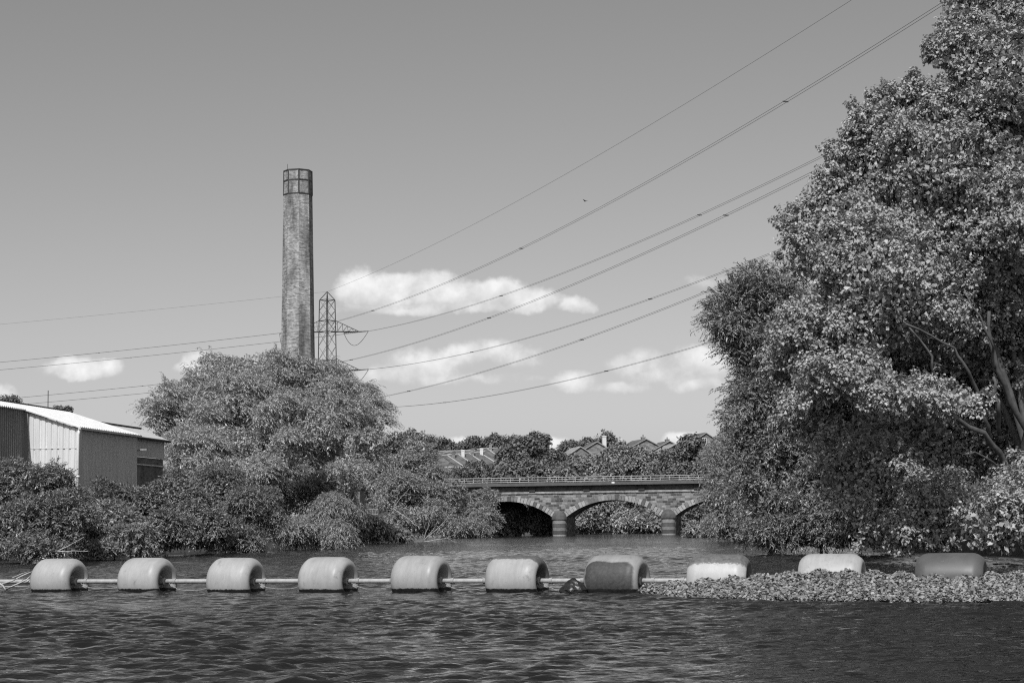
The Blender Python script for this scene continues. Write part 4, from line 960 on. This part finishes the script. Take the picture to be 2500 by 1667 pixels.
# ------------------------------------------------------------------ warehouse (local x along the white gable wall to the right, y away from the river corner)
wc = at(186, 1293, 110.0); WA = R(-8.0); gw = gz(wc.x, wc.y + 3) - .5
e_w = empty('warehouse', (wc.x, wc.y, 0), WA); tag(e_w, 'white and grey clad warehouse with a pale corrugated roof at the left edge', 'warehouse')
ZE = at(186, 1040, 110).z; PITCH = math.tan(R(18.0)); WL = 10.4
XW = -3.35                                       # where the dark wing meets the white wall
def roof_z(x): return ZE - x * PITCH
def corr(mb, x0, x1, y0, y1, zb, zt, step, depth, sharp=False):
    """profiled sheet between two ground points, flat-topped ribs; zt may be a function"""
    a = Vector((x0, y0, 0)); b = Vector((x1, y1, 0)); L = (b - a).length; d = (b - a) / L; nrm = Vector((d.y, -d.x, 0)); n = int(L / step)
    prof = []
    for i in range(n):
        s = i * L / n; w = L / n
        prof += [(s, 0), (s + w * .55, 0), (s + w * .68, depth), (s + w * .87, depth)]
    prof.append((L, 0)); vs = []
    for s, q in prof:
        p = a + d * s + nrm * q; top = zt(p.x) if callable(zt) else zt
        vs += [(p.x, p.y, zb), (p.x, p.y, top)]
    mb.add(vs, [(2*i, 2*i+2, 2*i+3, 2*i+1) for i in range(len(prof) - 1)])
XL = -26.0; XR = -4.8
mb = MB(); corr(mb, XW, 0, 0, 0, gw, lambda x: roof_z(x) - .12, .36, -.05); mb.build('white_wall', M['white_clad'], e_w, fix=False)
mb = MB(); corr(mb, 0, 0, 0.02, WL, gw, ZE - .1, .24, .05); mb.build('side_wall', M['grey_clad'], e_w, fix=False)
WY = -7.0
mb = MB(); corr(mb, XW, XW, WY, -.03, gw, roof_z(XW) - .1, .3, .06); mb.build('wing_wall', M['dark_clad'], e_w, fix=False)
mb = MB(); corr(mb, XR - 7.5, XW, WY, WY, gw, lambda x: roof_z(max(x, 2 * XR - x)) - .12, .42, -.025); mb.build('wing_gable', M['white_clad'], e_w, fix=False)
mb = MB(); mb.box(XW + .3, -.05, -.012, .02, ZE - 1.32, ZE - 1.29); mb.build('sheet_lap', M['grey_clad'], e_w)
mb = MB(); mb.box(XW + .02, XW + .3, -.1, -.005, gw, roof_z(XW) - .25); mb.build('shadow_strip', M['dark_clad'], e_w)  # dark strip standing in for the wing's shadow on the white wall
mb = MB(); mb.box(-.02, .16, -.06, .32, gw, ZE - .12); mb.build('corner_flashing', M['grey_clad'], e_w)
def roof(mb, x0, x1, y0, y1, zoff, step=.3, dep=.055):
    n = int((y1 - y0) / step); prof = []
    for i in range(n):
        s = y0 + i * (y1 - y0) / n; w = (y1 - y0) / n; prof += [(s, 0), (s + w * .5, 0), (s + w * .62, dep), (s + w * .88, dep)]
    prof.append((y1, 0)); vs = []
    for yy, q in prof: vs += [(x0, yy, roof_z(x0) + q + zoff), (x1, yy, roof_z(x1) + q + zoff), (x0, yy, roof_z(x0) + q + zoff - .06), (x1, yy, roof_z(x1) + q + zoff - .06)]
    m_ = len(prof)
    mb.add(vs, [(4*i, 4*i+1, 4*i+5, 4*i+4) for i in range(m_-1)] + [(4*i+2, 4*i+6, 4*i+7, 4*i+3) for i in range(m_-1)] + [(4*i+1, 4*i+3, 4*i+7, 4*i+5) for i in range(m_-1)] + [(4*i, 4*i+4, 4*i+6, 4*i+2) for i in range(m_-1)])
    mb.add([vs[0], vs[1], vs[3], vs[2]], [(0, 1, 2, 3)]); mb.add(vs[-4:], [(0, 1, 3, 2)])
mb = MB(); roof(mb, XR, .22, -.25, WL + .1, 0); roof(mb, XR, XW + .2, WY - .2, -.26, .001)
zr = roof_z(XR); mb.add([(XR, WY - .2, zr), (XR, WL + .1, zr), (XR - 8, WL + .1, zr - 8 * PITCH), (XR - 8, WY - .2, zr - 8 * PITCH)], [(0, 1, 2, 3)]); mb.build('roof', M['roof_clad'], e_w)
mb = MB(); mb.box(XR - .2, XR + .12, WY - .2, WL + .12, zr - .02, zr + .1); mb.build('ridge_cap', M['dark_gap'], e_w)
mb = MB(); mb.tube([(.12, -.14, gw), (.12, -.14, ZE - .5), (.18, -.14, ZE - .3), (.2, .05, ZE - .12)], .085, 10)
for z in (2.2, 4.6): mb.tube([(.12, -.14, z), (.12, -.14, z + .12)], .11, 10)
dp = mb.build('drainpipe', M['pvc'], e_w, smooth=True)
mb = MB(); mb.box(.17, .32, -.3, WL + .1, ZE - .2, ZE - .08); mb.build('gutter', M['grey_clad'], e_w)

# rear block, higher and longer, brick below
e_b = empty('brick_workshop', (wc.x, wc.y, 0), WA); tag(e_b, 'workshop with brick lower walls and clad upper walls behind the grey warehouse wall', 'building')
XB, YB0, YB1, ZB, XR2, ZR2, ZC = -1.75, WL + .2, 21.0, 7.8, -3.6, 8.52, 6.43
gb = gz(wc.x + 3, wc.y + 16) - 1.0
mb = MB(); mb.box(XB - 5, XB - .06, YB0, YB1, gb, ZC - .01); mb.build('brick_wall', M['brick'], e_b)
mb = MB(); corr(mb, XB, XB, YB0, YB1, ZC, ZB - .05, .3, .05); corr(mb, XB - 5, XB, YB0, YB0, ZC, lambda x: ZB - .1, .3, .04); mb.build('clad_wall', M['grey_clad'], e_b, fix=False)
mb = MB(); sl = (ZR2 - ZB) / (XB - XR2); q = [(XR2, ZR2), (XB + .35, ZB - .35 * sl), (XB + .35, ZB - .35 * sl + .1), (XR2, ZR2 + .1)]; mb.prism(q, YB0 - .05, YB1 + .2)
q = [(XR2 - .001, ZR2), (XR2 - 4, ZR2 - 4 * sl), (XR2 - 4, ZR2 - 4 * sl + .1), (XR2 - .001, ZR2 + .1)]; mb.prism(q, YB0 - .05, YB1 + .2); mb.build('roof', M['roof_clad'], e_b)
mb = MB(); mb.box(XR2 - .18, XR2 + .12, YB0, YB1 + .22, ZR2 + .08, ZR2 + .19); mb.tube([(XB + .38, YB0, ZB - .14), (XB + .38, YB1 + .2, ZB - .14)], .08, 6); mb.build('roof_edge', M['dark_gap'], e_b)
mb = MB(); mb.box(XB - .058, XB - .03, YB0 + 4.0, YB0 + 5.6, gb, 5.6); mb.build('door', M['concrete'], e_b)
mb = MB(); mb.tube([(XB + .02, YB0 + .3, 5.9), (XB + .02, YB1, 5.9)], .05, 6); mb.build('pipe', M['pvc'], e_b)
mb = MB(); mb.tube([(XB + .05, YB0 + 4, 6.78), (XB + .6, YB0 + 4, 6.84)], .05, 6); mb.box(XB + .55, XB + 1.0, YB0 + 3.88, YB0 + 4.12, 6.8, 6.9); mb.build('lamp', M['collar'], e_b)
# thin mast behind the roof
p = at(117, 1000, 140); mb = MB(); mb.tube([(0, 0, 0), (0, 0, at(117, 953, 140).z - gz(p.x, 140))], [.05, .035], 6); o = mb.build('mast', M['steel'], None); o.location = (p.x, 140, gz(p.x, 140)); tag(o, 'thin aerial mast rising over the warehouse roof', 'mast')

# kiosk and railing beside the willow
p = at(866, HY, 172.0); kz = gz(p.x, 172.0); e_k = empty('river_kiosk', (p.x, 172.0, 0), R(-14)); tag(e_k, 'small grey concrete kiosk half hidden by the willow', 'kiosk')
mb = MB(); mb.box(-.7, .52, 0, 1.2, -.5, at(866, 1196, 172).z); mb.build('wall', M['concrete'], e_k)
mb = MB(); mb.box(-.84, .66, -.14, 1.34, at(866, 1196, 172).z + .002, at(866, 1191, 172).z); mb.build('roof', M['dark_stone'], e_k)
p = at(885, HY, 170.6); e_f = empty('river_railing', (p.x, 170.6, 0), R(-5)); tag(e_f, 'short grey railing beside the kiosk above the water', 'railing')
z0, z1 = at(895, 1268, 170).z, at(895, 1243, 170).z
mb = MB()
for zz in (z0, (z0 + z1) / 2, z1): mb.tube([(0, 0, zz), (1.44, 0, zz)], .035, 6)
mb.build('rail', M['collar'], e_f)
for k in range(7):
    mb = MB(); mb.tube([(k * .24, .035, z0 - .8), (k * .24, .035, z1 + .02)], .026, 5); mb.build('post', M['collar'], e_f)

# ------------------------------------------------------------------ houses on the hill
def house(label, px, py, Y, w, dep, yaw, pitch=32, wall='house_brick', roof_m='slate', chim=(), wins=(), eave=3.0, name='gabled_house', group='houses on the hill'):
    """gable end faces the river; px, py = apex of the gable in the photo"""
    a = at(px, py, Y); g = gz(a.x, Y) - 1; rise = w / 2 * math.tan(R(pitch)); e = empty(name, (a.x, Y, a.z - rise - eave), yaw); tag(e, label, 'house', group)
    b = g - (a.z - rise - eave); b = min(b, 0) - 1
    mb = MB(); mb.prism([(-w/2, b), (w/2, b), (w/2, eave), (0, eave + rise), (-w/2, eave)], 0, dep); mb.build('wall', M[wall], e)
    mb = MB(); ov = .3; sl = math.tan(R(pitch))
    for s in (-1, 1):
        q = [(0, eave + rise + .02), (s * (w/2 + ov), eave - ov * sl + .02), (s * (w/2 + ov), eave - ov * sl + .2), (0, eave + rise + .2)]
        mb.prism(q if s < 0 else q[::-1], -ov, dep + ov)
    rf = mb.build('roof', M[roof_m], e)
    mb = MB()
    for s in (-1, 1):
        q = [(0, eave + rise + .0), (s * (w/2 + ov), eave - ov * sl), (s * (w/2 + ov), eave - ov * sl + .16), (0, eave + rise + .16)]; mb.prism(q, -ov - .08, -ov - .01)
    mb.build('verge', M['verge'], rf)
    for (cx_, cy_, ch, m_) in chim:
        mb = MB(); zc = eave + rise - abs(cx_) * sl; mb.box(cx_ - .45, cx_ + .45, cy_, cy_ + .9, zc - .4, zc + ch); mb.box(cx_ - .52, cx_ + .52, cy_ - .07, cy_ + .97, zc + ch - .25, zc + ch - .05); c = mb.build('chimney', M[m_], rf)
        mb = MB(); mb.tube([(cx_, cy_ + .45, zc + ch), (cx_, cy_ + .45, zc + ch + .5)], .15, 8); mb.build('chimney_pot', M['house_brick'], c)
    for (x0, x1, z0, z1) in wins:
        mb = MB(); mb.box(x0, x1, -.05, .05, z0, z1); wf = mb.build('window', M['render'], e)
        mb = MB(); mx = (x0 + x1) / 2; mb.box(x0 + .12, mx - .05, -.07, -.052, z0 + .12, z1 - .12); mb.box(mx + .05, x1 - .12, -.07, -.052, z0 + .12, z1 - .12); mb.build('pane', M['dark_gap'], wf)
    return e
house('grey gabled house with a pale right verge, leftmost of the gable row', 1417, 1091, 400, 6.3, 10, R(10), 33, 'brick', 'pale_tile')
house('house with a tall white chimney behind the leftmost gable', 1457, 1079, 430, 7.5, 10, R(8), 30, 'house_brick', 'slate', chim=((1.9, .4, 2.6, 'render'),))
house('low gable half hidden left of the lime tree, right of the white chimney', 1490, 1100, 405, 5.5, 9, R(10), 30, 'brick', 'pale_tile')
house('brick gable with a pale ridge end in the middle of the row', 1516, 1079, 440, 6.4, 10, R(6), 30, 'house_brick', 'slate', chim=((0, 1.0, .8, 'render'),))
house('widest gable in the row, with a small ridge chimney', 1577, 1072, 440, 9.5, 12, R(12), 27, 'house_brick', 'slate', chim=((0.0, 2.0, .7, 'house_brick'),))
house('gabled house right of the widest gable', 1634, 1077, 440, 7.5, 10, R(10), 28, 'house_brick', 'slate', chim=((0, 1.5, .6, 'house_brick'),))
house('small plain gable just in front of the rightmost brick gables', 1648, 1085, 410, 5.6, 9, R(10), 30, 'brick', 'pale_tile')
house('tall brick house with two white gable windows, highest of the row', 1723, 1057, 430, 9.5, 12, R(12), 33, 'house_brick', 'slate', wins=((-.9, .15, 3.2, 4.6), (1.0, 2.0, 2.4, 3.7)), eave=2.6)
house('plain grey gable below the tall brick house', 1720, 1084, 395, 8.0, 10, R(10), 30, 'brick', 'pale_tile')
# terrace seen over the left end of the bridge: ridge runs to the right, slope faces the river
def terrace(label, pA, pB, pC, Y0, Y1, name, wall='house_brick', chims=0, bays=(), group='houses on the hill', roof_m='slate'):
    """pA, pB ridge ends; pC left eave corner (photo pixels); Y0, Y1 distances"""
    A = at(*pA, Y0); B = at(*pB, Y1); E0 = at(*pC, Y0 - 6.0); off = E0 - A; E1 = B + off
    e = empty(name, (A.x, A.y, 0)); tag(e, label, 'house', group); o = Vector((A.x, A.y, 0)); back = Vector((-off.x, -off.y, off.z)) 
    mb = MB(); up = Vector((0, 0, .15)); q = [A - o, B - o, E1 - o, E0 - o]; qb = [A - o, B - o, B + back - o, A + back - o]
    for s in (q, qb): mb.add([p for p in s] + [p + up for p in s], [(0,1,2,3),(4,7,6,5),(0,4,5,1),(1,5,6,2),(2,6,7,3),(3,7,4,0)])
    rf = mb.build('roof', M[roof_m], e)
    mb = MB(); gzv = gz(A.x, A.y) - 3
    vs = [E0 - o, E1 - o, B + back - o, A + back - o, A - o, B - o]; ins = .35
    cen = (E0 + E1) / 2 - o; lowr = []
    fl = lambda p: Vector((p.x, p.y, gzv))
    P = [p - Vector((0, 0, .05)) for p in vs]
    mb.add(P + [fl(P[0]), fl(P[1]), fl(P[2]), fl(P[3])], [(0, 1, 7, 6), (2, 3, 9, 8), (0, 6, 9, 3, 4), (1, 5, 2, 8, 7), (0, 4, 5, 1), (4, 3, 2, 5)])
    mb.build('wall', M[wall], e)
    for k in range(chims):
        t = (k + .9) / (chims + .6); r = A + (B - A) * t + off * .18 - o; mb = MB(); mb.box(r.x - .35, r.x + .35, r.y - .6, r.y + .6, r.z - .6, r.z + 1.5); mb.box(r.x - .42, r.x + .42, r.y - .67, r.y + .67, r.z + 1.2, r.z + 1.36); mb.build('chimney', M['render'] if k % 2 else M['house_brick'], rf)
    for k in range(chims):
        t = (k + .5) / chims; mb = MB(); a = A + (B - A) * t - o + Vector((0, -.05, .1)); mb.tube([a, a + off + Vector((0, 0, .05))], .16, 4); mb.build('parapet', M['verge'], rf)
    mb = MB(); mb.tube([A - o + up * 1.2, B - o + up * 1.2], .16, 4); mb.build('ridge', M['verge'], rf)
    return e
terrace('slate roofed terrace with parapets and chimney stubs at the left end of the bridge', (1079,1114), (1184,1104), (1120,1142), 400, 412, 'terraced_house', chims=4)
terrace('low long dark roofed building behind the terrace', (1062,1103), (1160,1101), (1070,1114), 470, 474, 'long_house', chims=0)
terrace('hipped slate house with pale end wall above the terrace', (1165,1098), (1215,1095), (1190,1116), 440, 444, 'hillside_house', chims=1)
e = house('narrow pale bay fronted house right of the terrace roofs', 1238, 1094, 425, 3.4, 6, R(4), 30, 'render', 'slate', wins=((-.9, .9, .8, 2.4),), eave=2.2)
house('small white outbuilding above the terrace roof at the left', 1097, 1103, 452, 2.3, 3, 0, 12, 'render', 'pale_tile', eave=1.0, name='outbuilding')
terrace('sloping stone roofed shed behind the left bridge rail', (1085,1143), (1178,1143), (1085,1168), 340, 342, 'stone_shed', wall='brick', roof_m='brick')

# bird far off in the sky
p = at(1428, 491, 150); bm = MB()
bm.add([(-.28,0,.1),(-.1,.06,.05),(0,.1,0),(.1,.06,.05),(.28,0,.1),(.1,-.08,.04),(0,-.16,-.01),(-.1,-.08,.04),(0,0,-.06),(0,0,.06)],
       [(0,1,9,7),(1,2,9),(2,3,9),(3,4,5,9),(5,6,9),(6,7,9),(0,7,8,1),(1,8,2),(2,8,3),(3,8,5,4),(5,8,6),(6,8,7)])
o = bm.build('bird', M['dark_gap']); o.location = p; o.rotation_euler = (R(20), R(12), R(30)); tag(o, 'tiny dark bird gliding high above the cloud', 'bird')
